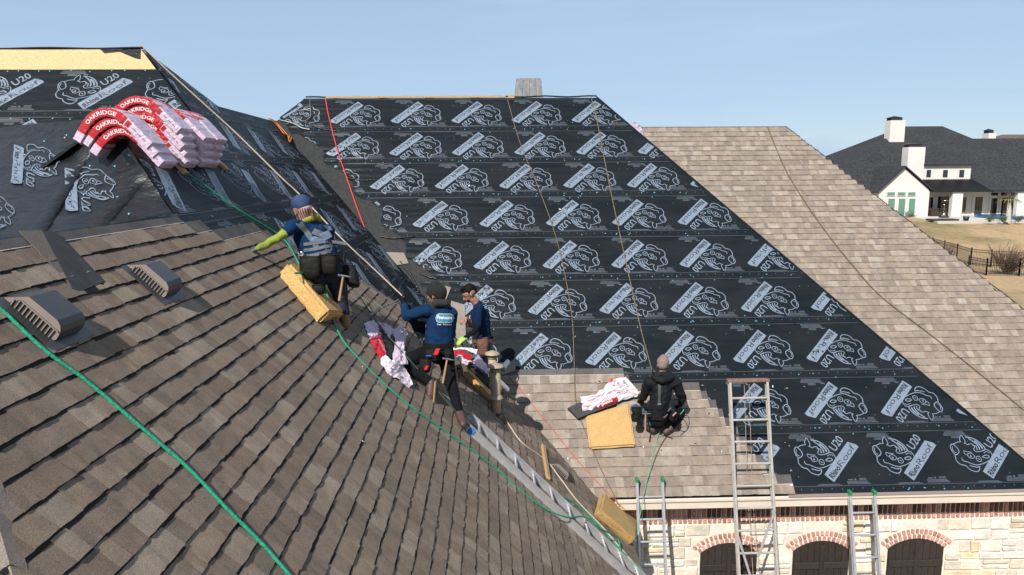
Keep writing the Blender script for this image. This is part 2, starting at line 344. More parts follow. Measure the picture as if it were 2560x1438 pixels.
def text_mesh(body, bold=0.0):
    """flat lettering as 2-D vertices and faces, cap height 1, starting at x 0"""
    k = (body, bold)
    if k in TXT: return TXT[k]
    cu = bpy.data.curves.new('lettering', 'FONT'); cu.body = body; cu.size = 1.0; cu.offset = bold; cu.resolution_u = 3; cu.fill_mode = 'FRONT'
    o = bpy.data.objects.new('lettering', cu); COL.objects.link(o)
    me = bpy.data.meshes.new_from_object(o.evaluated_get(bpy.context.evaluated_depsgraph_get()))
    V = np.array([v.co[:2] for v in me.vertices]); F = [tuple(p.vertices) for p in me.polygons]
    bpy.data.objects.remove(o); bpy.data.curves.remove(cu); bpy.data.meshes.remove(me)
    V[:, 0] -= V[:, 0].min(); hcap = .70
    V = V / hcap; TXT[k] = (V, F); return TXT[k]

# ================================================================== GROUND
def gz(y): t = min(1, max(0, (y - 58) / 26)); return 2.0 * t * t * (3 - 2 * t)
g = MB(); ys = np.concatenate([np.linspace(-60, 56, 8), np.linspace(57, 86, 14), [120, 200, 400, 900, 2500, 5000]]); xs = np.array([-5000, -1500, -400, -120, -40, 0, 20, 40, 60, 80, 110, 200, 500, 1500, 5000.])
g.grid(np.array([[(x, y, gz(y)) for x in xs] for y in ys]))
tag(g.build('ground', M_GROUND), kind='structure')

# ================================================================== THE HOUSE UNDER REPAIR
house = empty('stone_house', (0, 0, 0), 'stone and brick house whose roof is being reshingled by the workers', 'house')
def zA(y): return fA.o[2] + math.tan(SLA) * (y - 9.18)
def zL(x): return EYE[2] - 2.976 - 1.0039 * x
RIDGE_Y = 14.24; RIDGE_Z = zA(RIDGE_Y)
hipA0 = fA.hit(1490, 241); hipA1 = fA.hit(2560, 1150)
kh = (hipA1[0] - hipA0[0]) / (hipA1[1] - hipA0[1])
def hipA_x(y): return hipA0[0] + (y - hipA0[1]) * kh
def slab(name, poly, t, m):
    poly = [np.array(q, float) for q in poly]; n = np.cross(poly[1] - poly[0], poly[2] - poly[0]); n /= np.linalg.norm(n)
    if n[2] < 0: n = -n
    poly = [q - n * .03 for q in poly]; b = MB(); b.prism(poly, -n * t); return b.build(name, m, house, fixn=True)
EY = 9.19
xr_eave = hipA_x(EY)
slab('roof_deck', [(-6.0, EY, zA(EY)), (xr_eave, EY, zA(EY)), (hipA_x(RIDGE_Y), RIDGE_Y, RIDGE_Z), (-3.53, RIDGE_Y, RIDGE_Z), (-3.98, 13.86, zA(13.86)), (-4.6, 13.0, zA(13.0))], .06, M_FELT)
slab('roof_deck', [(-3.55, RIDGE_Y + .02, RIDGE_Z), (hipA_x(RIDGE_Y), RIDGE_Y + .02, RIDGE_Z), (hipA_x(RIDGE_Y), 19, zA(9.5)), (-3.55, 19, zA(9.5))], .06, M_FELT)
slab('roof_deck', [(hipA_x(RIDGE_Y) + .02, RIDGE_Y, RIDGE_Z), (xr_eave + .02, EY, zA(EY)), (xr_eave + .4, 19, zA(EY)), (hipA_x(RIDGE_Y) + .02, 16, RIDGE_Z)], .06, M_FELT)
# right-facing slope, its ridges stepping down towards the camera
LZ = lambda x, y: (x, y, zL(x))
slab('roof_deck', [LZ(LEX, 1.0 - 3), LZ(LEX, 10.0), LZ(-4.0, 14.4), LZ(-4.0, 11.0), LZ(-4.71, 10.27), LZ(-3.52, 9.25), LZ(-3.52, 6.89), LZ(-2.66, 6.11), LZ(-2.66, 3.40), LZ(0.6, 0.0)], .06, M_FELT)
slab('roof_deck', [(-4.71, 10.27, zL(-4.71)), (-12, 10.27, zL(-4.71)), (-12, 7.2, EYE[2] + 1.75 - 1.1692 * 3.07), (-3.2, 7.2, EYE[2] + 1.75 - 1.1692 * 3.07), (-3.60, 9.25, EYE[2] + 1.75 - 1.1692 * 1.02)], .05, M_FELT)
slab('roof_deck', [(-4.73, 10.30, zL(-4.71)), (-12, 10.30, zL(-4.71)), (-12, 13.5, zL(-4.71) - 3.7), (-4.0, 13.5, zL(-4.71) - 3.7), (-4.02, 11.05, zL(-4.0))], .05, M_FELT)
slab('roof_deck', [(-4.02, 11.0, zL(-4.0)), (-4.02, 14.4, zL(-4.0)), (-7.0, 14.4, zL(-1.0)), (-7.0, 11.0, zL(-1.0))], .05, M_FELT)
slab('roof_deck', [(-2.68, 6.11, zL(-2.66)), (-2.68, 3.40, zL(-2.66)), (-5.4, 3.0, zL(0.1)), (-5.4, 6.3, zL(0.1))], .05, M_FELT)
slab('roof_deck', [(-2.68, 3.38, zL(-2.66)), (0.55, -.05, zL(.55)), (-5.6, -.05, zL(.55))], .05, M_FELTD)
# ---------------- walls under the roof
WY = 9.42; WZ1 = EYE[2] - 4.62
walls = MB(); walls.box((8.2, WY + .2, WZ1 / 2), (13.2, .3, WZ1)); wall = walls.build('wall', M_MORTAR, house)
wl2 = MB(); wl2.box((1.35, 4.4, 1.3), (.3, 9.9, 2.6)); wl2.build('wall', M_MORTAR, house)
wl3 = MB(); wl3.box((14.4, 15, WZ1 / 2), (.3, 11, WZ1)); wl3.build('wall', M_MORTAR, house)
sf = MB(); sf.box((5.6, (EY + WY) / 2 + .08, EYE[2] - 4.60), (12, .34, .03)); sf.build('soffit', M_TRIM, house)
fs_ = MB(); fs_.box((5.95, EY + .0, EYE[2] - 4.535), (8.5, .035, .125), bev=.006); fs_.box((5.95, EY - .026, EYE[2] - 4.462), (8.5, .03, .055), bev=.008)
fs_.build('fascia_board', M_TRIM, house)
de = MB(); de.beam((4.12, EY - .03, EYE[2] - 4.43), (11, EY - .03, EYE[2] - 4.41), .05, .022); de.build('drip_edge', mat('drip_edge_metal', (.36, .29, .26), .5), house)
fl = MB(); fl.beam((LEX, -2, zL(LEX) - .1), (LEX, 9.4, zL(LEX) - .1), .03, .16); fl.build('fascia_board', M_TRIM, house)
# ---------------- stone, brick courses, arched shuttered windows
WF = WY + .05
def wpx(x, y): q = at(x, y, WF); return q[0], q[2]
z_s0 = wpx(2300, 1256)[1]; z_s1 = wpx(2300, 1282)[1]; z_r1 = wpx(2300, 1295)[1]
ARC = [wpx(x, 1368)[0] for x in (1822, 2053, 2289)]; z_sp = wpx(2289, 1370)[1]; AW = .415; AH = .150
AR = (AW ** 2 + AH ** 2) / (2 * AH); az0 = z_sp + AH - AR; BT = .078
def arch_half(z, extra=0.0):
    if z <= z_sp: return AW + (.0 if extra == 0 else .02)
    d = (AR + extra) ** 2 - (z - az0) ** 2
    return math.sqrt(d) if d > 0 and (z - az0) > 0 else 0
def brick_at(c, size, axes=None, m=M_BRICK):
    b = MB(); b.box(c, size, axes, bev=.004, jit=.0018); return b.build('brick', m, wall)
x = 1.65; 
while x < 8.6:
    w = .0715
    brick_at((x + w / 2, WF + .018 - random.uniform(0, .006), (z_s0 + z_s1) / 2), (w - .019 - random.uniform(0, .005), .06, z_s0 - z_s1 - .008), m=M_BRICKD if random.random() < .62 else M_BRICK)
    brick_at((x + w / 2 + .01, WF + .016 - random.uniform(0, .006), (z_s1 + z_r1) / 2 - .003), (w - .022 - random.uniform(0, .006), .06, z_s1 - z_r1 - .010))
    x += w
for ci, cx in enumerate(ARC):
    amax = math.asin(AW / AR)
    for ring in (0, 1):
        R = AR + BT * (ring + .5) + .004 * ring; a_ext = amax + (.02 if ring == 0 else .05); n = int(2 * a_ext * R / .0665)
        for i in range(n):
            t = -a_ext + (i + .5) * 2 * a_ext / n; ax = [(math.cos(t), 0, -math.sin(t)), (0, 1, 0), (math.sin(t), 0, math.cos(t))]
            brick_at((cx + R * math.sin(t), WF + .012 - random.uniform(0, .006), az0 + R * math.cos(t)), (.0665 - .024 - random.uniform(0, .006), .06, BT - .016), ax)
    win = MB()
    pts = [(cx - AW, WF - .012, .9), (cx + AW, WF - .012, .9)] + [(cx + AR * math.sin(t), WF - .012, az0 + AR * math.cos(t)) for t in np.linspace(amax, -amax, 17)]
    win.prism(pts, (0, .05, 0)); win = win.build('window_shutter', M_DARKWOOD, house, fixn=True)
    for k in range(8):     # planks
        xa = cx - AW + .012 + k * (2 * AW - .024) / 8; xb = xa + (2 * AW - .024) / 8 - .007
        za = az0 + math.sqrt(AR ** 2 - (max(abs(xa - cx), 1e-3)) ** 2) - .012; zb = az0 + math.sqrt(AR ** 2 - (max(abs(xb - cx), 1e-3)) ** 2) - .012
        b = MB(); b.prism([(xa, WF - .013, .95), (xb, WF - .013, .95), (xb, WF - .013, zb), (xa, WF - .013, za)], (0, -.012 - .003 * random.random(), 0)); b.build('plank', M_DARKWOOD, win, fixn=True)
    for zz in (z_sp - .22, z_sp - .95, .99 + .1):
        for sx in (-1, 1):
            b = MB(); b.box((cx + sx * (AW / 2 + .008), WF - .036, zz), (AW - .05, .018, .10), bev=.003); b.build('rail', M_DARKWOOD, win)
    b = MB(); b.box((cx, WF - .036, (z_sp + .08 + .95) / 2), (.06, .02, z_sp + .10 - .95), bev=.003); b.build('centre_post', M_DARKWOOD, win)
far_st = MB(); z = z_r1 - .008; k = 0
while z > .02:
    h = random.choice([.12, .16, .19, .22, .25]); h = min(h, z); zm = z - h / 2
    spans = []; lo = 1.5
    for cx in ARC:
        hw = max(arch_half(zm, 2 * BT + .012), arch_half(z, 2 * BT + .012), arch_half(z - h, 2 * BT + .012))
        if hw > 0 and z - h > .9: spans.append((lo, cx - hw - .008)); lo = cx + hw + .008
    spans.append((lo, 10.4))
    for s0, s1 in spans:
        x = s0
        while x < s1 - .03:
            w = random.uniform(.15, .42); 
            if s1 - x - w < .09: w = s1 - x
            parts = [(x, x + w, z, z - h)]
            if h > .14 and random.random() < .3: hm = z - h * random.uniform(.4, .6); parts = [(x, x + w, z, hm), (x, x + w, hm, z - h)]
            for (x0, x1, z0_, z1_) in parts:
                pr = random.uniform(.014, .034); gp = .017
                args = (((x0 + x1) / 2, WF - pr / 2 + .01, (z0_ + z1_) / 2), (x1 - x0 - gp - random.uniform(0, .008), pr + .02, z0_ - z1_ - gp - random.uniform(0, .006)))
                if min(args[1]) < .02: continue
                if zm > EYE[2] - 6.0 and x < 8.7:
                    b = MB(); b.box(*args, bev=.009, jit=.006); b.build('stone', random.choice([M_STONE, M_STONE, M_STONEW, M_STONEW, M_STONEY]), wall)
                else: far_st.box(*args, bev=.009, jit=.006, m=random.randrange(3))
            x += w
    z -= h; k += 1
tag(far_st.build('stonework', [M_STONE, M_STONEW, M_STONEY], wall), kind='stuff')

# ================================================================== UNDERLAYMENT
# rhino head emblem traced in logo coordinates (metres on the sheet, upright)
def LG(pts): return [((x - 630 + .307 * (395 - y)) / 670.0, -(y - 395) / 620.0) for x, y in pts]
RH = [(LG(p), w) for p, w in [
    ([(362, 378), (338, 350), (318, 312), (325, 283), (345, 280), (378, 308), (400, 345), (385, 368), (362, 378)], .016),
    ([(338, 300), (336, 325), (352, 350), (372, 358)], .012), ([(345, 280), (385, 262), (424, 258)], .014),
    ([(424, 258), (414, 236), (428, 198), (452, 222), (468, 258), (456, 276)], .015),
    ([(462, 268), (490, 286), (520, 276), (546, 290), (556, 312), (546, 332), (574, 352), (628, 346)], .014),
    ([(472, 214), (540, 226), (604, 262), (652, 312), (656, 332), (628, 346)], .02), ([(500, 226), (560, 266), (600, 312), (604, 334)], .022), ([(536, 292), (572, 304), (582, 338)], .016),
    ([(560, 250), (610, 290), (635, 325)], .03),
    ([(656, 332), (694, 342), (722, 382), (714, 418), (680, 438), (640, 456), (600, 468), (560, 472), (520, 462), (472, 442), (434, 432), (420, 406)], .015),
    ([(357, 376), (366, 424), (404, 462), (452, 476), (490, 510), (545, 530), (580, 522), (590, 486), (560, 492), (492, 476)], .016),
    ([(480, 370), (512, 364), (546, 386), (542, 408), (510, 410), (486, 392), (480, 370)], .012), ([(505, 380), (520, 395), (500, 395)], .014),
    ([(444, 340), (482, 350), (524, 356)], .014), ([(444, 346), (458, 372), (490, 384)], .012),
    ([(560, 400), (592, 394), (616, 426), (600, 442), (572, 432), (560, 400)], .013), ([(578, 412), (600, 424)], .014),
    ([(628, 398), (660, 384), (692, 396), (670, 412), (634, 406), (628, 398)], .016), ([(642, 366), (668, 352), (700, 366)], .012)]]
def ribbon(pts, w):
    P = np.array([(x, y, 0) for x, y in pts]); P = spline(P, 4)[:, :2]; T = np.gradient(P, axis=0); T /= np.linalg.norm(T, axis=1)[:, None] + 1e-9; w = w * .78
    nrm = np.stack([-T[:, 1], T[:, 0]], 1); A = P + nrm * w / 2; B = P - nrm * w / 2; n = len(P)
    return np.vstack([A, B]), [(i, n + i, n + i + 1, i + 1) for i in range(n - 1)]
def logo_geom():
    out = []                                     # (verts2d, faces, material index, lift)
    for p, w in RH: V, F = ribbon(p, w); out.append((V, F, 0, 0))
    ban = np.array(LG([(616, 530), (838, 238), (890, 236), (947, 284), (712, 598)])); 
    # banner as a fine grid so that it follows the wrinkles
    e0, e1, e2 = ban[0], ban[4], ban[3]; d = (ban[3] - ban[4]); L = np.linalg.norm(d); d /= L; wv = ban[0] - ban[4]; wl_ = np.linalg.norm(wv); wv /= wl_
    V = []; n = 14
    for i in range(n + 1):
        for j in range(4): 
            cut = .0 if (i < n) else -.055 * max(0, (j - 1.2) / 1.8)
            V.append(ban[4] + d * (L * i / n + cut) + wv * wl_ * j / 3)
    out.append((np.array(V), [(i * 4 + j, (i + 1) * 4 + j, (i + 1) * 4 + j + 1, i * 4 + j + 1) for i in range(n) for j in range(3)], 0, 0))
    for body, bold, s0, hh in (('Rhino', .035, .03, .078), ('Roof', -.004, .268, .082)):
        T, F = text_mesh(body, bold); k = .215 / T[:, 0].max() if body == 'Rhino' else (L - .318) / T[:, 0].max()
        P = ban[4] + np.outer(s0 + T[:, 0] * k, d) + np.outer(.028 + T[:, 1] * hh, wv); out.append((P, F, 1, .0012))
    T, F = text_mesh('U20', .01); a = np.array(LG([(716, 348)])[0]); k = .24 / T[:, 0].max()
    P = a + np.outer(.035 + T[:, 0] * k, d) + np.outer(.012 + T[:, 1] * .115, wv); out.append((P, F, 0, 0))
    return out
LOGO = logo_geom()
def put_logo(surf, a, b, rot, parent, clip=None, sx=1.0, sy=1.0, lift=.004):
    mb = MB(); c, s = math.cos(rot), math.sin(rot)
    for V, F, m, lf in LOGO:
        x = (V[:, 0] * c - V[:, 1] * s) * sx + a; y = (V[:, 0] * s + V[:, 1] * c) * sy + b
        if clip is not None:
            ok = clip(x, y); F = [f for f in F if all(ok[i] for i in f)]
            if not F: continue
        P = surf.pt(x, y, surf.disp(x, y) + lift + lf); 
        mb.add(P, F, m, smooth=False)
    if mb.f: return mb.build('printed_logo', [M_PRINT, M_FELTT], parent)
def fine_print(surf, a0, a1, b0, b1, parent, clip=None, per=1.146, off=0.0, lift=.004, su=1.0):
    """edge lines, nail marks and blocks of small print along one strip"""
    mb = MB()
    def q(x0, x1, y0, y1, m):
        n = max(1, int(abs(x1 - x0) / .12)); xs = np.linspace(x0, x1, n + 1); X = np.concatenate([xs, xs]); Yy = np.concatenate([np.full(n + 1, y0), np.full(n + 1, y1)])
        if clip is not None:
            ok = clip(X, Yy)
        else: ok = np.ones(len(X), bool)
        P = surf.pt(X, Yy, surf.disp(X, Yy) + lift); F = [(i, i + 1, n + 2 + i, n + 1 + i) for i in range(n) if ok[i] and ok[i + 1] and ok[n + 1 + i] and ok[n + 2 + i]]
        if F: mb.add(P, F, m)
    q(a0, a1, b0 + .089, b0 + .094, 1); q(a0, a1, b1 - .026, b1 - .021, 1)
    x = a0 + .03; 
    while x < a1:
        for yy in (b0 + .034 + .012 * (int(x * 10) % 2), b0 + .22 + .006 * (int(x * 7) % 3), b1 - .2):
            if yy < b0 + .1 or random.random() < .35: q(x, x + .012, yy, yy + .016, 1)
        x += .145
    k = math.floor((a0 - off) / per) - 1
    while off + k * per < a1 + per:
        c = off + k * per; k += 1
        for i in range(4): wdt = .165 - .012 * max(0, 2 - i); q(c - .30 - wdt, c - .30 + wdt, b1 - .052 - i * .017, b1 - .043 - i * .017, 1)
        for i in range(2): q(c - .36, c - .24, b1 - .125 - i * .018, b1 - .114 - i * .018, 1)
        q(c - .16, c - .10, b1 - .125, b1 - .108, 1)
        for i in range(3): q(c + .38 - .165, c + .38 + .165 - .02 * i, b0 + .112 + i * .017, b0 + .121 + i * .017, 1)
        for i in range(2): q(c + .40, c + .50, b0 + .168 + i * .017, b0 + .177 + i * .017, 1)
        q(c + .24, c + .31, b0 + .168, b0 + .182, 1); q(c + .33, c + .355, b0 + .165, b0 + .188, 1)
        for i in range(2): q(c - .22 + .03 * i, c + .14 - .04 * i, b0 + .1 + i * .012, b0 + .107 + i * .012, 1)
    if mb.f: mb.build('printed_text', [M_PRINT, M_PRINTD], parent)
def strip(surf, b0, b1, amin, amax, parent, na=90, nb=44, lap=.003, m=M_FELT, edge=.0):
    """one course of underlayment, bottom edge lapping over the one below"""
    bs = np.linspace(b0, b1, nb); P = np.zeros((nb, na, 3))
    for i, b in enumerate(bs):
        a = np.linspace(amin(b), amax(b), na); bb = np.full(na, b) - (edge * .012 * np.sin(a * 3.1) if i == 0 else 0)
        P[i] = surf.pt(a, bb, surf.disp(a, bb) + .001 + lap * max(0, 1 - (b - b0) / (.25 * (b1 - b0))))
    mb = MB(); mb.grid(P)
    lowa = np.linspace(amin(b0), amax(b0), na); low = surf.pt(lowa, np.full(na, b0), np.full(na, -.006)); mb.grid(np.stack([low, P[0]]))
    return mb.build('underlayment_strip', m, parent)
capn = MB(); capo = MB()
def cap(surf, a, b, orange=False):
    c = surf.pt(np.array(a), np.array(b), surf.disp(np.array(a), np.array(b)) + .003); n = getattr(surf, 'n', None)
    if n is None: n = np.array([0, -.7, .7])
    (capo if orange else capn).lathe(c, n, [(.0105, 0), (.0105, .003), (.005, .005), (.001, .0055)], n=7, smooth=False)
# -- slope A, nine courses
seamy = [1229, 1085, 947, 810, 695, 588, 487, 402, 324, 245]
seamb = [0.0] + [fA.px(1700, y)[1] for y in seamy[1:]]
def a_hip(b): return hipA_x(9.18 + b * math.cos(SLA)) - .012
def valley_x(b): z = fA.o[2] + b * math.sin(SLA); return -(z - (EYE[2] - 2.976)) / 1.0039
_d0 = fA.disp
fA.disp = lambda a, b: _d0(a, b) * (1 + 2.4 * np.exp(-np.clip(np.asarray(a) - valley_x(np.asarray(b)), 0, 9) / .7))
ragged = {0: 0, 1: 0, 2: .05, 3: .10, 4: .35, 5: .42, 6: .40, 7: .33, 8: .12}
rowx = {0: (2063, 1142), 1: (1900, 1003), 2: (1360, 880), 3: (1400, 762), 4: (1090, 650), 5: (1108, 548), 6: (1000, 450), 7: (890, 362), 8: (895, 290)}
stripsA = []; bh0 = fA.px(690, 300)[1]
for k in range(9):
    b0, b1 = seamb[k], seamb[k + 1]
    hl = lambda b: -3.98 + (b - bh0) * (-3.53 + 3.98) / (seamb[9] - bh0)
    am = (lambda k: lambda b: max(hl(b) if b > bh0 - .02 else -9,  valley_x(b) + ragged[k] * (1 + .25 * math.sin(b * 9)) - (.25 if ragged[k] == 0 else 0)))(k)
    st = strip(fA, b0 - .05 if k else .002, b1 + .015, am, a_hip, house, na=120, edge=1.0 if k else 0)
    ca, cb = fA.px(*rowx[k]); rot = 0.0 if k == 0 else math.pi; bc = (b0 + b1) / 2 + (.02 if k else .03)
    clip = (lambda am: lambda x, y: np.array([(am(b) + .02 < a < a_hip(b) - .015) and (seamb[0] < b < seamb[-1] - .01) for a, b in zip(x, y)]))(am)
    for j in range(-8, 9):
        a = ca + j * 1.146
        if a < am(bc) - .55 or a > a_hip(bc) + .6: continue
        put_logo(fA, a, bc, rot, st, clip)
    fine_print(fA, am(bc) - .3, a_hip(b0) + .1, b0 + .01, b1, st, clip, off=ca)
    for _ in range(14 if k else 10):
        a = random.uniform(am(bc) + .1, a_hip(bc) - .1); cap(fA, a, random.choice([b0 + .03, b0 + .05, b0 + .05, b1 - .05, random.uniform(b0 + .1, b1 - .1)]))
for k in range(1, 9):
    a = valley_x(seamb[k]) + .5
    while a < a_hip(seamb[k]) - .1:
        if random.random() < .5: cap(fA, a, seamb[k] + random.uniform(-.02, .05))
        a += random.uniform(.2, .6)
# valley membrane, both sides
vm = MB(); bs = np.linspace(.9, bh0 - .02, 60); P = []
for b in bs:
    w = .50 + .05 * math.sin(b * 4.1) + .03 * math.sin(b * 13); a = np.linspace(valley_x(b) - .05, valley_x(b) + w, 12)
    P.append(fA.pt(a, np.full(12, b), fA.disp(a, np.full(12, b)) * .6 - .0015 + .0*a))
vm.grid(np.array(P)); vm.build('valley_membrane', M_VALLEY, house)
for pts, r0 in ((((952, 592), (985, 597), (1038, 592)), .014), (((1052, 684), (1072, 694), (1092, 698)), .016), (((1000, 655), (1028, 690), (1050, 735), (1062, 760)), .018), (((760, 308), (800, 322), (850, 331)), .012), (((866, 445), (905, 452), (940, 450)), .010)):
    fb_ = MB(); fb_.tube(spline([fA.hit(*q) + fA.n * .012 for q in pts], 6), r0, 6); fb_.build('curled_edge', M_FELTD, house)

# -- slope L upper part: rolls laid along the slope, printed the same way
def bL(x): return (LEX - x) * math.hypot(1, 1.0039)
Lse = [bL(x) for x in (-0.75, -1.36, -1.97, -2.58, -3.19, -3.80, -4.41, -4.72)]
def vy(b): x = LEX - b / math.hypot(1, 1.0039); return 9.18 + ((zL(x) - fA.o[2]) / math.tan(SLA))
def topL(b):
    x = LEX - b / math.hypot(1, 1.0039)
    if x < -3.52: return 9.25 + (-3.52 - x) * (10.27 - 9.25) / (4.71 - 3.52) + .01
    if x < -2.66: return 6.89 - (x + 3.52) * (6.89 - 6.11) / .86 + .01
    return 5.0
def endL(b):
    x = LEX - b / math.hypot(1, 1.0039)
    return (10.27 + (x + 4.71) * (11.0 - 10.27) / .71) if x < -4.0 else vy(b) + .02
for k in range(len(Lse) - 1):
    b0, b1 = Lse[k], Lse[k + 1]; bm_ = (b0 + b1) / 2
    st = strip(fL, b0 - .05, b1 + .01, topL, endL, house, na=90, nb=34, m=M_FELT, edge=1)
    clip = lambda x, y: np.array([(topL(b) + .03 < a < endL(b) - .03) for a, b in zip(x, y)])
    for j in range(-1, 11):
        a = 5.2 + .45 * (k % 3) + j * 1.146
        if topL(bm_) - .4 < a < endL(bm_) + .4: put_logo(fL, a, bm_, 0 if k % 2 else math.pi, st, clip)
    fine_print(fL, topL(bm_) - .3, endL(bm_) + .3, b0, b1, st, clip, off=.3)
    for _ in range(16): cap(fL, random.uniform(topL(bm_) + .1, endL(bm_) - .1), random.choice([b0 + .03, b1 - .05, random.uniform(b0 + .1, b1 - .1)]), random.random() < .2)
# -- slope U, upper left: strand board left bare at the ridge, two rolls below
def U_end(b): q = fU.pt(np.array(0.), np.array(b)); z = q[2]; return -(z - (EYE[2] - 2.976)) / 1.0039 - .02
ub = [fU.px(150, y)[1] for y in (440, 291, 172)]; utop = fU.px(150, 123)[1]
for k in range(2):
    b0, b1 = ub[k], ub[k + 1]
    st = strip(fU, b0 - .03, b1, lambda b: -7.6, U_end, house, na=70, nb=40, edge=1)
    clip = lambda x, y: np.array([(a < U_end(b) - .02) for a, b in zip(x, y)])
    ca, cb = fU.px(222, 230) if k else fU.px(60, 362)
    for j in range(-2, 3): put_logo(fU, ca + j * 1.146, (b0 + b1) / 2 + (0 if k else .12), 0 if k else math.pi, st, clip, 1.0, 1.0)
    fine_print(fU, -7.4, U_end(b0), b0, b1, st, clip, off=ca)
    x = -7.2
    while x < U_end(b1) - .1: cap(fU, x, b1 - .05 + random.uniform(-.015, .015)); x += random.uniform(.12, .3)
ob = MB(); ob.prism(list(fU.pt(np.array([-7.8, U_end(ub[2]) - .0, U_end(utop) - .01, -7.8]), np.array([ub[2] - .02, ub[2] - .02, utop, utop]), np.full(4, .002))), fU.n * .004); ob.build('strand_board_sheet', M_OSB, house, fixn=True)
rg = MB(); rp = [fU.pt(np.array(a), np.array(utop + .0), .012 + .008 * math.sin(a * 5)) for a in np.linspace(-7.8, U_end(utop) + .03, 24)]; rg.tube(rp, .016, 6); rg.build('ridge_flap', M_FELT, house)
tn = MB(); tp = [fU.px(x, y) for x, y in ((250, 124), (262, 135), (300, 131), (338, 147), (352, 150), (353, 122))]; tn.prism([fU.pt(np.array(a), np.array(b), .008) for a, b in tp], fU.n * .003); tn.build('torn_flap', M_FELTD, house, fixn=True)
# -- draped sheet below it, running over to the small ridge with the bundles
tl = fU.hit(-120, 330); tr = np.array((-3.52, 6.89, EYE[2] + .56)) ; bl = at(-120, 640, 4.9); br = np.array((-2.66, 6.11, EYE[2] - .31))
dr = Patch(tl, tr, bl, br, .0075); P = np.zeros((60, 70, 3))
for i, b in enumerate(np.linspace(-.02, 1, 60)):
    a = np.linspace(0, 1.0, 70); bb = np.full(70, b); P[i] = dr.pt(a, bb, dr.disp(a, bb) + .10 * np.sin(np.pi * np.clip(b, 0, 1)) * np.sin(np.pi * a) * -1)
dr0 = dr.disp; dr.disp = lambda a, b: dr0(a, b) - .10 * np.sin(np.pi * np.clip(b, 0, 1)) * np.sin(np.pi * np.clip(a, 0, 1))
mb = MB(); mb.grid(P); drape = mb.build('draped_underlayment_sheet', M_FELTD, house)
ccl = lambda x, y: (x > .01) & (x < .97) & (y > 0) & (y < .98)
put_logo(dr, .47, .66, math.radians(200), drape, ccl, .36, .55, lift=.012); put_logo(dr, .68, .40, math.radians(195), drape, ccl, .34, .62, lift=.012); put_logo(dr, .15, .22, math.radians(205), drape, ccl, .3, .5, lift=.012)
for _ in range(16): cap(dr, random.uniform(.2, .95), random.uniform(.05, .9), random.random() < .2)
for (a0, b0, a1, b1) in ((.34, -.02, .83, .72), (.62, -.02, 1.0, .36)):           # lapped edges
    t = np.linspace(0, 1, 26); A_ = a0 + (a1 - a0) * t; B_ = b0 + (b1 - b0) * t; q0 = dr.pt(A_, B_, dr.disp(A_, B_) + .022 * np.sin(np.pi * t) ** .6 + .004); q1 = dr.pt(A_ - .05, B_ + .05, dr.disp(A_ - .05, B_ + .05) + .003); q2 = dr.pt(A_ + .004, B_ - .004, dr.disp(A_, B_) - .01)
    e = MB(); e.grid(np.stack([q2, q0, q1])); e.build('lapped_edge', M_FELTD, drape)
for s_ in (0, 1):
    b_ = MB(); w = []
    q = [(-3.52, 6.87), (-3.52, 9.26), (-4.3, 9.3), (-4.3, 6.87)]
b_ = MB(); b_.prism([(-3.53, 6.90, EYE[2] + .555), (-3.56, 9.25, EYE[2] + .555), (-5.2, 9.3, EYE[2] - .3), (-5.0, 7.2, EYE[2] - .3)], (0, 0, -.03)); b_.build('roof_deck', M_FELTD, house, fixn=True)
tag(capn.build('cap_nails', M_CAPN, house), kind='stuff'); tag(capo.build('orange_cap_nails', M_CAPO, house), kind='stuff')
# bare board along the main ridge
rb = MB(); 
for (x0, x1, hgt) in ((815, 1264, .035), (1270, 1286, .06)): p = at(x0, 246, RIDGE_Y); q = at(x1, 244, RIDGE_Y); rb.beam((p[0], RIDGE_Y, RIDGE_Z + .012), (q[0], RIDGE_Y, RIDGE_Z + .012), .05, hgt)
rb.build('ridge_board', M_WOOD, house)
rf = MB(); rp = [(x, RIDGE_Y + .01, RIDGE_Z + .012 + .01 * math.sin(x * 7)) for x in np.linspace(-3.5, hipA_x(RIDGE_Y), 40)]; rf.tube(rp, .014, 6)
hp = [(hipA_x(y) - .004, y, zA(y) + .006) for y in np.linspace(RIDGE_Y, EY, 40)]; rf.tube(hp, .012, 6); rf.build('ridge_flap', M_FELT, house)
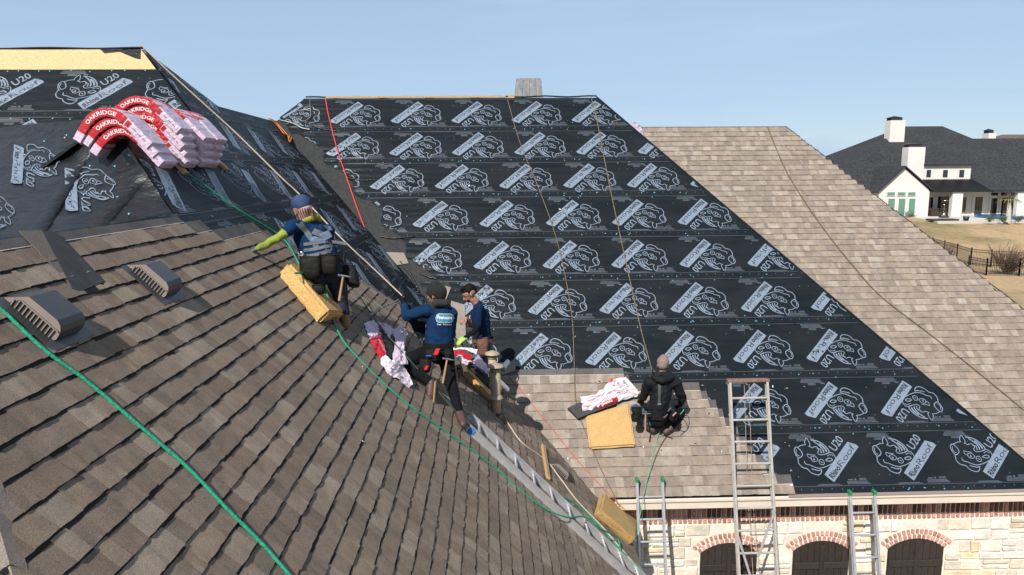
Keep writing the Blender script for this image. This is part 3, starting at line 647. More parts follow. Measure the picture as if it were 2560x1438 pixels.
# ================================================================== SHINGLES
TONES = [(.205, .165, .135), (.175, .142, .118), (.235, .195, .160), (.150, .122, .103), (.270, .235, .200), (.215, .180, .155), (.190, .158, .132), (.245, .195, .150), (.300, .265, .225), (.165, .138, .120)]
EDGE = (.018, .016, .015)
def gen_shingle(length, exp, r, dark=True):
    """one laminated strip: thick tabs and thin gaps, rough butt edge"""
    V = []; F = []; C = []; x = 0.0; tab = r.random() < .5
    while x < length - 1e-4:
        w = r.uniform(.07, .24) if tab else r.uniform(.05, .17)
        if length - x - w < .05: w = length - x
        h = r.uniform(.0125, .0150) if tab else r.uniform(.0085, .0105)
        tone = (np.array((.82, .765, .71)) if dark else np.ones(3)) * np.array((.200, .166, .138)) * .47 + .50 * np.array(TONES[r.integers(len(TONES))]) * (r.uniform(.96, 1.12) if tab else r.uniform(.82, 1.0)) * (np.array((.81, .75, .68)) if dark else np.array((.99, .97, .94)))  # dark: same shingle, lowered and warmed, the slope's shade painted into its tone
        n = max(1, int(w / .035)); xs = np.linspace(x, x + w, n + 1); k = len(V)
        jy = r.uniform(-.003, .003, n + 1) + (r.uniform(-.003, .003)); jh = r.uniform(-.0015, .0025, n + 1)
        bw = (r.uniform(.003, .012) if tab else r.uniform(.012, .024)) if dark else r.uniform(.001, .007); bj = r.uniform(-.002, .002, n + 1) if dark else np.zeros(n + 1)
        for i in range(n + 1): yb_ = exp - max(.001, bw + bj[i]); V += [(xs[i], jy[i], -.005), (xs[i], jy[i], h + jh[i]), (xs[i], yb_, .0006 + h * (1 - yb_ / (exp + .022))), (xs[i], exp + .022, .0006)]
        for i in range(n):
            a = k + 4 * i; F += [(a, a + 4, a + 5, a + 1), (a + 1, a + 5, a + 6, a + 2), (a + 2, a + 6, a + 7, a + 3)]; C += [EDGE, tuple(tone), (.026, .023, .022) if dark else (.085, .07, .06)]  # granule band below the next course, blackened on dark strips as painted shadow
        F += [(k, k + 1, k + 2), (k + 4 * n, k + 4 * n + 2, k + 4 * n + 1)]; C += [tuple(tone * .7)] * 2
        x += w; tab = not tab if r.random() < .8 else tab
    return np.array(V), F, C
NV = 26; r_ = np.random.default_rng(3)
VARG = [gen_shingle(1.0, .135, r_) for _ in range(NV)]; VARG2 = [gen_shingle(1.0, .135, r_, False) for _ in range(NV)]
VARM = []
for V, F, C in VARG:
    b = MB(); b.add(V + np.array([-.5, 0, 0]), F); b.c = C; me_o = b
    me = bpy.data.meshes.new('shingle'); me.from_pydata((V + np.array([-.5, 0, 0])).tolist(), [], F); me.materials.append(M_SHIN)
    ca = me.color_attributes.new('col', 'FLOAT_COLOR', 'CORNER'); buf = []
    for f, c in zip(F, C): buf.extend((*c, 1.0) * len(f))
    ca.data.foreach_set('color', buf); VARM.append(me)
field = MB()
def add_field(frame, a, b, V, F, C, h0, ysc=1.0):
    P = frame.pt(V[:, 0] + a, V[:, 1] * ysc + b, V[:, 2] + h0); k = len(field.v)
    field.v.extend(map(tuple, P)); field.f.extend([tuple(k + i for i in f) for f in F]); field.c.extend(C); field.m.extend([0] * len(F)); field.sm.extend([False] * len(F))
def headlap(frame, a0, a1, b0, b1, h0, tone=(.075, .07, .068)):
    xs = np.arange(a0, a1, .28).tolist() + [a1]
    for i in range(len(xs) - 1):
        t = tuple(np.array(tone) * random.uniform(.85, 1.2)); P = frame.pt(np.array([xs[i], xs[i + 1] - .002, xs[i + 1] - .002, xs[i]]), np.array([b0, b0, b1, b1]), np.array([.003, .003, .003, .003]) + h0)
        Q = P - frame.n * .006; k = len(field.v); field.v.extend(map(tuple, list(P) + list(Q)))
        for f in ((0, 1, 2, 3), (3, 2, 6, 7), (1, 5, 6, 2), (0, 3, 7, 4)): field.f.append(tuple(k + i for i in f)); field.c.append(t); field.m.append(0); field.sm.append(False)
    t = (.55, .52, .48); P = frame.pt(np.array([a0, a1, a1, a0]), np.array([b0 - .002, b0 - .002, b0 + .002, b0 + .002]), np.full(4, .0042 + h0)); k = len(field.v); field.v.extend(map(tuple, P)); field.f.append((k, k + 1, k + 2, k + 3)); field.c.append(t); field.m.append(0); field.sm.append(False)
cand = []
def course(frame, a0, a1, b, exp, h0, r, single=False):
    x = a0 - r.uniform(0, .95) 
    while x < a1:
        lo, hi = max(x, a0), min(x + 1.0, a1)
        if hi - lo > .04:
            if hi - lo > .995:
                v = int(r.integers(NV)); 
                if single:
                    q = frame.pt(np.array([lo, hi, hi, lo]), np.array([b, b, b + exp, b + exp])); p = [proj(t) for t in q]
                    ar = .5 * abs(sum(p[i][0] * p[(i + 1) % 4][1] - p[(i + 1) % 4][0] * p[i][1] for i in range(4)))
                    inside = sum(-60 < u < 2620 and 0 < w < 1500 for u, w in p); hidden = False
                    cand.append((ar if inside >= 2 else 0, frame, lo, b, exp, h0, v))
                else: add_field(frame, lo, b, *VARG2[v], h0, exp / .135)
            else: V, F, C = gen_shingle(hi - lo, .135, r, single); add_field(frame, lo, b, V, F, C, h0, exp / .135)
        x += 1.0
rs = np.random.default_rng(11)
# -- right-facing slope
topb = bL(-2.66) - .11; eL = .1327; nc = 47; h0L = .014
bnd = [(-2.56, 6.03), (-2.45, 6.3), (-2.38, 7.50), (-2.08, 8.04), (-1.62, 9.03), (-1.17, 9.56), (-.94, 9.98), (-.6, 10.4), (2.5, 10.4)]
def endcourse(x): return float(np.interp(x, [q[0] for q in bnd], [q[1] for q in bnd]))
prev = None
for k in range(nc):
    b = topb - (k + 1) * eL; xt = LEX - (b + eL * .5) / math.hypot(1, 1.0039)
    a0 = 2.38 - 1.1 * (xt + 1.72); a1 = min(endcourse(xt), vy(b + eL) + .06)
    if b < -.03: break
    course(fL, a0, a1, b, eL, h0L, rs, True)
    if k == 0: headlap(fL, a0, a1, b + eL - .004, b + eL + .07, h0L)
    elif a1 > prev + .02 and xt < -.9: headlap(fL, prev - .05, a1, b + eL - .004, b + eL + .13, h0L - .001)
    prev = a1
# -- slope A below the working edge
eA = .1430; h0A = .012; nA_ = 12
topA = fA.px(1500, 937)[1]
steps = [1560, 1575, 1752, 1772, 1795, 1812, 1830, 1850, 1870, 1890, 1915, 1940, 1985, 1985, 1940]
prev = None; k = 0
while True:
    b = topA - (k + 1) * eA
    if b < -.05: break
    bb = max(b, -.012); yy = proj(fA.pt(np.array(3.), np.array(b + eA * .5)))[1]
    a1 = fA.px(steps[min(k, len(steps) - 1)], yy)[0]; a0 = valley_x(b) - .25
    course(fA, a0, a1, bb, eA, h0A, rs)
    if k == 0: headlap(fA, a0, a1, b + eA - .004, b + eA + .10, h0A)
    elif a1 > prev + .02: headlap(fA, prev - .05, a1, b + eA - .004, b + eA + .13, h0A - .001)
    prev = a1; k += 1
# -- slope B behind the right hip
ridgeB = fB.px(1800, 319)[1]; b1B, b2B = fB.px(1965, 319), fB.px(2560, 775); kB = (b2B[0] - b1B[0]) / (b2B[1] - b1B[1])
def hipB(b): return b1B[0] + (b - b1B[1]) * kB
for k in range(62):
    b = ridgeB - (k + 1) * .1432; course(fB, hipB(b) - 7.2, hipB(b + .07) - rs.uniform(0, .03), b, .1432, .006, rs)
yb = lambda b: fB.pt(np.array(0.), np.array(b))
slB = [fB.pt(np.array(a), np.array(b)) for a, b in ((-1.0, ridgeB), (b1B[0], ridgeB), (hipB(ridgeB - 8.9), ridgeB - 8.9), (0.5, ridgeB - 8.9))]
slab('roof_deck', slB, .05, M_FELT)
p0, p1 = slB[1], slB[2]; slab('roof_deck', [p0 + (.012, 0, -.01), p1 + (.012, 0, -.01), (p1[0], p1[1] + 8, p1[2]), (p0[0] + .012, p0[1] + 1.5, p0[2])], .05, M_FELT)
slab('roof_deck', [slB[0] + (0, .02, 0), p0 + (0, .02, 0), (p0[0], p0[1] + 4, p0[2] - 4), (slB[0][0], p0[1] + 4, p0[2] - 4)], .05, M_FELT)
hb = MB(); hb.tube([p0 + (p1 - p0) * t + np.array([0, 0, .008 + .010 * math.sin(t * 90)]) for t in np.linspace(0, 1, 50)], .011, 5); hb.build('hip_flap', M_FELTD, house)
wlb = MB(); wlb.box((p1[0] - 3.5, p1[1] + 4, p1[2] / 2 - .1), (7.0, 7, p1[2] - .2)); wlb.build('wall', M_STUCCOS, house)
for i in range(22):
    t0, t1 = i * .205, i * .205 + .25; pA = np.array((-2.66, 3.40)); dH = np.array((.69, -.75)); c0_ = pA + dH * t0; c1_ = pA + dH * t1
    tone = tuple(np.array(TONES[i % 10]) * .9); P = []
    for c_, lift in ((c0_, .020), (c1_, .030)): P += [(c_[0] + .035, c_[1] + .035, zL(c_[0] + .035) + lift), (c_[0], c_[1], zL(c_[0]) + lift + .008), (c_[0] - .10, c_[1] - .08, zL(c_[0]) - .06 + lift)]
    k = len(field.v); field.v.extend(P)
    for f in ((0, 1, 4, 3), (1, 2, 5, 4)): field.f.append(tuple(k + q for q in f)); field.c.append(tone); field.m.append(0); field.sm.append(False)
# 300 largest strips become shingles of their own, the rest one field
cand.sort(key=lambda t: -t[0]); slopeL = empty('roof_slope', (0, 0, 0)); slopeL.parent = house
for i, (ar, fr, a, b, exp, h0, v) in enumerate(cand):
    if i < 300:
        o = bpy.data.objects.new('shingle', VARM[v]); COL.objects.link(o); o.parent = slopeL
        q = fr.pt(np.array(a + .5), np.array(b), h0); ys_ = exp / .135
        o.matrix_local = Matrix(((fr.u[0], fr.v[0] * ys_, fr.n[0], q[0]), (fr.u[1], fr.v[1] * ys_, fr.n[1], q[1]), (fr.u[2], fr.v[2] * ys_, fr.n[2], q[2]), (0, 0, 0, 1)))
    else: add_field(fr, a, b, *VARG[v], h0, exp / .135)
tag(field.build('shingle_field', M_SHIN, house), kind='stuff')

# ================================================================== ROOF FITTINGS
def LP(a, b, h=0.0): return fL.pt(np.array(float(a)), np.array(float(b)), h)
def AP(a, b, h=0.0): return fA.pt(np.array(float(a)), np.array(float(b)), h)
def roof_vent(a0, b0, w, sc=1.0):
    prof = [(0, .012), (-.012, .035), (-.004, .075), (.015, .100), (.045, .113), (.12, .112), (.216, .109), (.31, .012)]
    prof = [(b * sc, h * sc + .006) for b, h in prof]
    v = MB(); F0 = [LP(a0, b0 + b, h) for b, h in prof]; F1 = [LP(a0 + w, b0 + b, h) for b, h in prof]; n = len(prof)
    v.add(F0 + F1, [(i, i + 1, n + i + 1, n + i) for i in range(n - 1)], 0, smooth=False); v.add(F0, [tuple(range(n))], 1); v.add(F1, [tuple(range(n))[::-1]], 0)
    v.add([LP(a0, b0, .02), LP(a0 + w, b0, .02), LP(a0 + w, b0 + .3 * sc, .02), LP(a0, b0 + .3 * sc, .02)], [(0, 1, 2, 3)], 0)
    v = v.build('roof_vent', [M_VENT, M_VENTL], house)
    f = MB(); f.prism([LP(a0 - .07, b0 - .06, h0L + .012), LP(a0 + w + .07, b0 - .06, h0L + .012), LP(a0 + w + .07, b0 + .30 * sc, h0L + .012), LP(a0 - .07, b0 + .30 * sc, h0L + .012)], fL.n * .003); f.build('flashing', M_VENT, v, fixn=True)
    sc_ = MB(); sc_.add([LP(a0 - .002, b0 + .012, .022), LP(a0 - .002, b0 + .27 * sc, .022), LP(a0 - .002, b0 + .235 * sc, .075 * sc), LP(a0 - .002, b0 + .03, .075 * sc)], [(0, 1, 2, 3)]); sc_.build('screen', M_VENTD, v)
    for i in range(11):
        bb = b0 + (.02 + .023 * i) * sc; q = MB(); q.beam(LP(a0 - .005, bb, .02), LP(a0 - .005, bb + .004, (.078 if i < 10 else .06) * sc), .006, .0075, fL.u); q.build('louvre', M_VENTL, v)
    for hh in (.02, .078): q = MB(); q.beam(LP(a0 - .005, b0 + .005, hh * sc + .002), LP(a0 - .005, b0 + (.275 if hh < .05 else .225) * sc, hh * sc + .002), .006, .009, fL.u); q.build('rim', M_VENTL, v)
roof_vent(3.476, 5.69, .215); roof_vent(4.683, 5.70, .215); roof_vent(8.66, 1.30, .21)
def vent_pipe(px, py, hgt, r):
    base = fL.hit(px, py); p = MB(); p.lathe(base - (0, 0, .15), (0, 0, 1), [(r, 0), (r, .15 + hgt - .10)], 20); p = p.build('vent_pipe', M_PIPE, house)
    q = MB(); q.lathe(base + (0, 0, hgt * .33), (0, 0, 1), [(r + .03, 0), (r + .032, .012), (r + .004, .05)], 20); q.build('storm_collar', M_PIPE, p)
    q = MB(); q.lathe(base + (0, 0, hgt - .10), (0, 0, 1), [(r + .012, 0), (r + .014, .012), (r + .002, .018)], 20); q.build('collar', M_PIPE, p)
    q = MB(); q.lathe(base + (0, 0, hgt - .085), (0, 0, 1), [(r * .9, 0), (r * .9, .03)], 14); q.build('screen', M_VENTD, p)
    for t in range(10): q = MB(); tt = t * .628; q.box(base + np.array([r * math.cos(tt), r * math.sin(tt), hgt - .07]), (.008, .008, .035)); q.build('slat', M_PIPE, p)
    q = MB(); q.lathe(base + (0, 0, hgt - .055), (0, 0, 1), [(r + .002, -.004), (r + .045, 0), (r + .048, .012), (r + .03, .028), (r * .5, .05), (.008, .058)], 20); q.build('rain_cap', M_PIPE, p)
    q = MB(); q.lathe(base + (0, 0, -.07), (.35, 0, 1), [(r + .10, 0), (r + .012, .11), (r + .01, .12)], 18); q.build('flashing_boot', M_LEAD, p)
vent_pipe(1240, 1040, .70, .062); vent_pipe(1232, 1003, .70, .055)
# metal flue cap behind the main ridge: tapered, with standing seams
c0 = at(1321, 260, 15.6); ck = empty('flue_cap', (c0[0], 15.6, c0[2] - .5), ); ck.parent = house; ORG[ck.name] = np.array((c0[0], 15.6, c0[2] - .5)); zt = at(1321, 199, 15.6)[2]
def frus(z0, z1, w0, w1, name, m):
    b = MB(); P = [(c0[0] + sx * w, 15.6 + sy * w * .8, z) for z, w in ((z0, w0), (z1, w1)) for sx, sy in ((-1, -1), (1, -1), (1, 1), (-1, 1))]
    b.add(P, [(0, 1, 5, 4), (1, 2, 6, 5), (2, 3, 7, 6), (3, 0, 4, 7), (4, 5, 6, 7)]); return b.build(name, m, ck)
frus(c0[2] - .9, zt, .40, .255, 'shroud', M_GALV)
for t in (-.52, -.0, .5): b = MB(); b.beam((c0[0] + t * .40, 15.6 - .322, c0[2] - .9), (c0[0] + t * .255, 15.6 - .208, zt), .02, .02, (0, 1, 0)); b.build('standing_seam', M_GALV, ck)
# loose scraps and the flap over the shingles
def scrap(name, label, fr, px, h, m, th=.006, curl=.0, parent=None):
    pts = [fr.px(*q) for q in px]; b = MB(); b.prism([fr.pt(np.array(a), np.array(bb), h + curl * (i % 2)) for i, (a, bb) in enumerate(pts)], fr.n * th); o = b.build(name, m, parent, fixn=True)
    return o
M_SCR = mat('tan_shingle_scrap', (.27, .23, .19), .95, grain=.4, gscale=150, noise=.15, nscale=8)
tag(scrap('shingle_scrap', '', fA, [(966, 632), (1010, 634), (1022, 660), (992, 665), (972, 662)], .016, M_SCR), 'curved tan shingle offcut lying on the valley membrane by the red rope', 'shingle scrap', 'loose shingle offcuts')
tag(scrap('shingle_scrap', '', fA, [(1112, 716), (1128, 720), (1116, 750), (1104, 744)], .016, M_SCR), 'small tan shingle offcut behind the black beanie', 'shingle scrap', 'loose shingle offcuts')
tag(scrap('shingle_scrap', '', fA, [(1128, 754), (1162, 764), (1165, 850), (1138, 860), (1124, 800)], .020, M_SCR), 'large tan shingle piece between the two navy shirted workers', 'shingle scrap', 'loose shingle offcuts')
tag(scrap('shingle_scrap', '', fA, [(1222, 912), (1290, 905), (1288, 930), (1255, 940)], .030, M_SCR), 'tan shingle piece beside the seated worker at the working edge', 'shingle scrap', 'loose shingle offcuts')
M_SHT = mat('brown_shingle_face', (.165, .14, .115), .95, grain=.5, gscale=180, noise=.15, nscale=8)
# strip of old shingles laid over the courses near the first vent
fp = [fL.px(*q) for q in ((97, 585), (135, 590), (255, 712), (190, 738), (172, 729))]
fb = MB(); fb.prism([LP(a, b, .024) for a, b in fp], fL.n * .005); fb = tag(fb.build('loose_shingle_strip', M_SHB, None, fixn=True), 'dark strip of shingles laid up the slope beside the roof vents', 'shingle strip')
fp = [fL.px(*q) for q in ((40, 585), (97, 583), (182, 725), (178, 731))]
fb2 = MB(); fb2.prism([LP(a, b, .0225) for a, b in fp], fL.n * .003); fb2.build('tan_facing', M_SHT, fb, fixn=True)
pt_ = [fL.px(*q) for q in ((184, 737), (250, 712), (264, 735), (194, 746))]; q = MB(); q.prism([LP(a, b, .022) for a, b in pt_], fL.n * .004); q.build('adhesive_patch', M_FELT, fb, fixn=True)

# ================================================================== ROPES AND CORDS
def rope(name, label, pts, r, m, cat='rope', n=8, group=None):
    b = MB(); b.tube(spline(pts, 10), r, n); return tag(b.build(name, m), label, cat, group)
Lh = lambda x, y, h=.03: fL.hit(x, y) + fL.n * h
Ah = lambda x, y, h=.03: fA.hit(x, y) + fA.n * h
Bh = lambda x, y, h=.03: fB.hit(x, y) + fB.n * h
rope('safety_rope', 'thick green rope crossing the foreground shingles past the nearer roof vent', [Lh(-40, 765), Lh(0, 791), Lh(100, 885), Lh(205, 962), Lh(350, 1085), Lh(460, 1180), Lh(560, 1285), Lh(650, 1375), Lh(740, 1480)], .0095, M_ROPEG)
rope('safety_rope', 'green rope stretched from the wood cleat down behind the kneeling worker', [Lh(458, 435), Lh(520, 478), Lh(600, 535), Lh(700, 598), Lh(735, 650), Lh(752, 690)], .009, M_ROPEG)
rope('safety_rope', 'long green rope running from the foam wedge down the shingles to the ladder', [Lh(700, 721, .20), Lh(745, 723, .2), Lh(790, 765, .16), Lh(830, 830, .06), Lh(880, 890), Lh(1000, 1005), Lh(1110, 1085), Lh(1220, 1165), Lh(1330, 1258), Lh(1395, 1308, .1), Lh(1440, 1312, .13), Lh(1480, 1340, .13), Lh(1530, 1355, .08), Lh(1548, 1385)], .009, M_ROPEG)
rope('safety_rope', 'green rope looping above the far ladder rail beside the yellow foam', [Lh(1545, 1378), Lh(1500, 1325), Lh(1440, 1270), Lh(1402, 1247), Lh(1394, 1253), Lh(1402, 1268, .1)], .009, M_ROPEG)
rope('safety_rope', 'green rope end leaving the ladder at the lower edge of the roof', [Lh(1545, 1378), Lh(1580, 1410), Lh(1640, 1475)], .009, M_ROPEG)
rope('safety_rope', 'dull green line hanging over the open wrapper to the standing worker', [Lh(872, 735, .1), Lh(920, 820, .12), Lh(985, 905, .14), Lh(1050, 970, .12), Lh(1110, 1030, .1), Lh(1160, 1078, .08), Lh(1260, 1165, .07), Lh(1380, 1272, .07), Lh(1480, 1370, .06), Lh(1570, 1460, .06)], .006, M_ROPED)
rope('safety_rope', 'tan rope from the upper roof peak down past the kneeling worker', [fL.hit(353, 121) + (0, 0, .05), Lh(420, 185), Lh(500, 258), Lh(590, 340), Lh(700, 448), Lh(745, 490), Lh(850, 600), Lh(935, 680), Lh(998, 747, .06)], .0105, M_ROPET)
rope('safety_rope', 'tan rope lying in the shingled valley beside the wood block', [Lh(1222, 1020), Lh(1260, 1055), Lh(1300, 1110), Lh(1360, 1155), Lh(1400, 1205), Lh(1440, 1258), Lh(1500, 1320), Lh(1560, 1390), Lh(1620, 1460)], .0095, M_ROPET)
rope('safety_rope', 'red rope hanging from the ridge board into the roof valley', [at(814, 247, RIDGE_Y - .01), Ah(822, 290), Ah(845, 380), Ah(872, 460), Ah(898, 535), Ah(922, 592), Ah(950, 630), Ah(985, 664)], .011, M_ROPER)
rope('chalk_line', 'thin red line along the lower valley towards the foam block', [Ah(1272, 945), Ah(1300, 975), Ah(1370, 1062), Ah(1450, 1160), Ah(1520, 1235), Ah(1562, 1278, .06)], .0042, M_ROPER, 'string')
rope('safety_rope', 'olive rope down the black underlayment from the notch in the ridge board', [at(1268, 247, RIDGE_Y - .02), Ah(1300, 360), Ah(1345, 470), Ah(1385, 580), Ah(1412, 690), Ah(1430, 800), Ah(1435, 905), Ah(1440, 1010), Ah(1468, 1095), Ah(1500, 1170), Ah(1545, 1262)], .0075, M_ROPEO)
rope('safety_rope', 'olive rope from the right end of the ridge to the seated worker in black', [at(1478, 243, RIDGE_Y - .02), Ah(1495, 320), Ah(1520, 450), Ah(1545, 570), Ah(1580, 730), Ah(1605, 840), Ah(1625, 935, .15)], .009, M_ROPEO)
rope('safety_rope', 'olive rope running down the tan shingles at the far right', [Bh(1918, 319), Bh(1960, 420), Bh(2010, 505), Bh(2070, 590), Bh(2130, 665), Bh(2200, 742), Bh(2320, 835), Bh(2440, 930), Bh(2640, 1095)], .011, M_ROPEO)
rope('safety_rope', 'pale green rope looping from the seated worker down over the aluminium ladder', [Ah(1708, 1010, .2), Ah(1700, 1040, .15), Ah(1670, 1055, .14), Ah(1635, 1065, .1), Ah(1660, 1035, .2), Ah(1688, 1050, .16), Ah(1650, 1080, .06), Ah(1636, 1120), Ah(1615, 1210), at(1605, 1262, 9.02), at(1594, 1330, 8.9), at(1592, 1400, 8.8), at(1592, 1500, 8.7)], .006, M_ROPEP)
rope('power_cord', 'black cord trailing from the seated worker to the gutter', [Ah(1640, 1085), Ah(1680, 1098), Ah(1664, 1096), Ah(1640, 1140), Ah(1612, 1225), Ah(1606, 1245, .05)], .0045, M_ROPEB, 'cord')
rope('power_cord', 'coil of black cord on the shingles right of the seated worker', [Ah(1690, 1062), Ah(1715, 1040), Ah(1722, 1060), Ah(1712, 1080), Ah(1694, 1072), Ah(1706, 1050), Ah(1718, 1072), Ah(1700, 1090)], .0045, M_ROPEB, 'cord')
rope('tie_rope', 'orange rope knotted at the top of the roof valley', [Lh(668, 298), Lh(692, 318), Lh(712, 340), Lh(735, 332), Lh(750, 343), Lh(735, 352), Lh(720, 345), Lh(728, 335), Lh(722, 358), Lh(715, 340), Lh(690, 312), Lh(675, 300)], .0085, M_ROPEOR)
rope('metal_hook', 'thin grey hook wire hanging at the left end of the main ridge', [at(775, 246, RIDGE_Y - .02), Ah(776, 265), Ah(778, 285), Ah(776, 296), Ah(760, 306), Ah(748, 300)], .007, M_GALV, 'hook')
b = MB(); pp = spline([Ah(700, 302, .02), Ah(735, 312, .03), Ah(755, 322, .02), Ah(775, 326, .02)], 6); b.tube(pp, .014, 6); tag(b.build('pry_bar', M_GALV), 'dull steel bar lying at the top of the valley by the orange knot', 'bar')
# wood cleats nailed to the slope, a wood block in the valley
for i, (p, q, lab) in enumerate((((425, 400), (462, 438), 'pine cleat nailed to the dark slope with the green rope tied on'), ((540, 405), (566, 428), 'pine cleat half hidden in shade right of the bundles'))):
    b = MB(); b.beam(Lh(*p, .02), Lh(*q, .02), .075, .035, fL.n, bev=.003); tag(b.build('wood_cleat', M_WOOD), lab, 'wood cleat', 'cleats on the dark slope')
b = MB(); b.beam(Lh(1352, 1120, .045), Lh(1366, 1200, .03), .055, .038, fL.n, bev=.003); tag(b.build('wood_block', M_WOOD), 'short pine two by four lying across the tan rope in the valley', 'wood block')

# ================================================================== LADDERS
def ladder(name, label, top, bot, side, width, rails, m, nr, step, first, rung_r=.016, grp=None, depth=.07, dbl=False):
    """rails run from top to bot; side is the unit vector across the rungs"""
    top = np.array(top, float); bot = np.array(bot, float); side = np.array(side, float); d = bot - top; L = np.linalg.norm(d); d /= L; nrm = np.cross(side, d)
    root = empty(name, tuple(bot + side * width / 2), label, 'ladder', grp)
    for s in (0, 1):
        p = top + side * width * s; q = bot + side * width * s; b = MB(); b.beam(p, q, rails, depth * .22, nrm); b.beam(p + nrm * depth * .45 + side * (rails * .0), q + nrm * depth * .45, rails * .28, depth, nrm); b.beam(p + nrm * depth * .9, q + nrm * depth * .9, rails, depth * .22, nrm)
        b.build('rail', m, root)
    t = first; k = 0
    while t < L - .1 and k < nr:
        p = top + d * t + nrm * depth * .45; b = MB(); b.tube([p + side * .012, p + side * (width - .012)], rung_r, 8, smooth=False); b.build('rung', m, root); t += step; k += 1
    return root, d, nrm
# lying on the right-facing slope
lt = LP(7.22, 3.03, .03); lb = LP(7.20, -1.6, .03)
lr, d_, n_ = ladder('aluminium_ladder', 'aluminium extension ladder lying up the shingled slope under the standing worker', lt, lb, (0, 1, 0), .40, .034, M_ALU, 18, .285, .16, grp='ladders', depth=-.075)
b = MB(); b.box(lt + fL.n * .032 + d_ * .05, (.07, .037, .08), [d_, fL.u, fL.n]); b.build('end_label', M_BLUEL, lr)
def leaning(xl, xr, ytop, Yc, Zc, name, label, m, wpad, step, first, rails=.03, capm=None, rung_r=.015, slope=.27):
    # passes the gutter contact (Yc, Zc); base on the lawn
    u = np.array([0, slope, 1.0]); u /= np.linalg.norm(u)
    lo, hi = 0.0, 4.0
    for _ in range(50):
        t = (lo + hi) / 2 - 1.0; y = proj((2.0, Yc + u[1] * t, Zc + u[2] * t))[1]
        if y > ytop: lo = t + 1.0
        else: hi = t + 1.0
    t = (lo + hi) / 2 - 1.0; T = np.array([0, Yc + u[1] * t, Zc + u[2] * t]); x0 = at(xl, ytop, T[1])[0]; x1 = at(xr, ytop, T[1])[0]
    T[0] = x0; Bp = T - u * (T[2] / u[2]) ; Bp[0] = x0 + wpad
    root, d, nrm = ladder(name, label, T, Bp, (1, 0, 0), x1 - x0, rails, m, 30, step, first, rung_r, grp='ladders', depth=.06)
    if capm is not None:
        for s in (0, 1): b = MB(); b.box(T + np.array([s * (x1 - x0), .02, .012]), (rails + .008, .085, .06), bev=.006); b.build('end_cap', capm, root)
    return root, T, Bp, x1 - x0
leaning(1593, 1657, 1203, 9.12, 3.16, 'aluminium_ladder', 'short aluminium ladder with green caps leaning on the gutter left of the tall ladder', M_ALU, 0, .30, .22, capm=M_GREENCAP)
leaning(2125, 2186, 1247, 9.10, 3.10, 'aluminium_ladder', 'aluminium ladder with green caps standing between two arched shutters', M_ALU, 0, .30, .26, capm=M_GREENCAP, rails=.034)
root, T, Bp, w_ = leaning(1825, 1918, 957, 9.10, 3.22, 'extension_ladder', 'tall weathered extension ladder rising over the gutter in front of the black underlayment', M_FIBER, 0, .30, .24, rails=.034, rung_r=.017)
b = MB(); b.box(T + np.array([w_ / 2, .03, .0]), (w_ + .06, .09, .035), bev=.004); b.build('top_bar', mat('rusty_bar', (.26, .15, .11), .6, noise=.3, nscale=20), root)
for fx in (.42, .55):
    b = MB(); b.tube([T + (w_ * fx, .06, -.02), T + (w_ * (fx + .02), -.25, -1.6), (T[0] + w_ * (fx + .04), Bp[1] + .15, .4)], .0035, 5); b.build('pull_rope', M_ROPET, root)
for sx in (0, 1):
    p = T + (T - Bp) / np.linalg.norm(T - Bp) * -(1.75 + .35 * (1 - sx)); b = MB(); b.beam(p + (sx * w_, -.03, 0), p + (w_ * (.34 if sx == 0 else .52), -.16, -.62), .03, .012, (0, 1, 0)); b.build('stay_bar', M_ALU, root)

# ================================================================== FOAM PADS
def foam(name, label, P8, m=M_FOAM, nn=6):
    """worn foam block from eight corners: bottom 4 then top 4"""
    P = [np.array(q, float) for q in P8]; bm = bmesh.new(); vs = [bm.verts.new(q) for q in P]
    for f in ((0, 3, 2, 1), (4, 5, 6, 7), (0, 1, 5, 4), (1, 2, 6, 5), (2, 3, 7, 6), (3, 0, 4, 7)): bm.faces.new([vs[i] for i in f])
    bmesh.ops.bevel(bm, geom=list(bm.edges), offset=.026, segments=3, affect='EDGES'); bmesh.ops.subdivide_edges(bm, edges=bm.edges[:], cuts=3, use_grid_fill=True)
    rr = np.random.default_rng(len(label))
    for v in bm.verts: k = v.co * 14; v.co += Vector((math.sin(k.y * 1.3 + k.z), math.sin(k.z * 1.7 + k.x), math.sin(k.x * 1.1 + k.y * 1.9))) * .0035 + Vector(rr.normal(0, .0012, 3))
    bmesh.ops.recalc_face_normals(bm, faces=bm.faces); me = bpy.data.meshes.new(name); bm.to_mesh(me); bm.free(); me.materials.append(m); o = link(name, me); return tag(o, label, 'foam pad', 'yellow foam roofing pads')
def quadL(px, h0, h1, fr=fL): q = [fr.hit(*p) for p in px]; return [t + fr.n * h0 for t in q] + [t + fr.n * h1 for t in q]
foam('foam_pad', 'square yellow foam pad under a torn white wrapper beside the seated worker', quadL([(1473, 1127), (1588, 1119), (1570, 1012), (1462, 1045)], .012, .085, fA))
q0 = [fL.hit(*p) for p in ((1475, 1240), (1500, 1300), (1588, 1362), (1575, 1280))]
foam('foam_pad', 'thick worn yellow foam block at the bottom of the valley by the gutter', [fL.hit(1478, 1292) + fL.n * .02, fL.hit(1572, 1368) + fL.n * .02, fL.hit(1580, 1310) + fL.n * .02, fL.hit(1497, 1228) + fL.n * .02, fL.hit(1478, 1292) + fL.n * .15 - fL.u * .02, fL.hit(1572, 1368) + fL.n * .14, fL.hit(1578, 1318) + fL.n * .12, fL.hit(1497, 1232) + fL.n * .14], M_FOAMB)
wq = [Lh(690, 690, .02), Lh(790, 815, .02), Lh(872, 795, .02), Lh(800, 668, .02)]
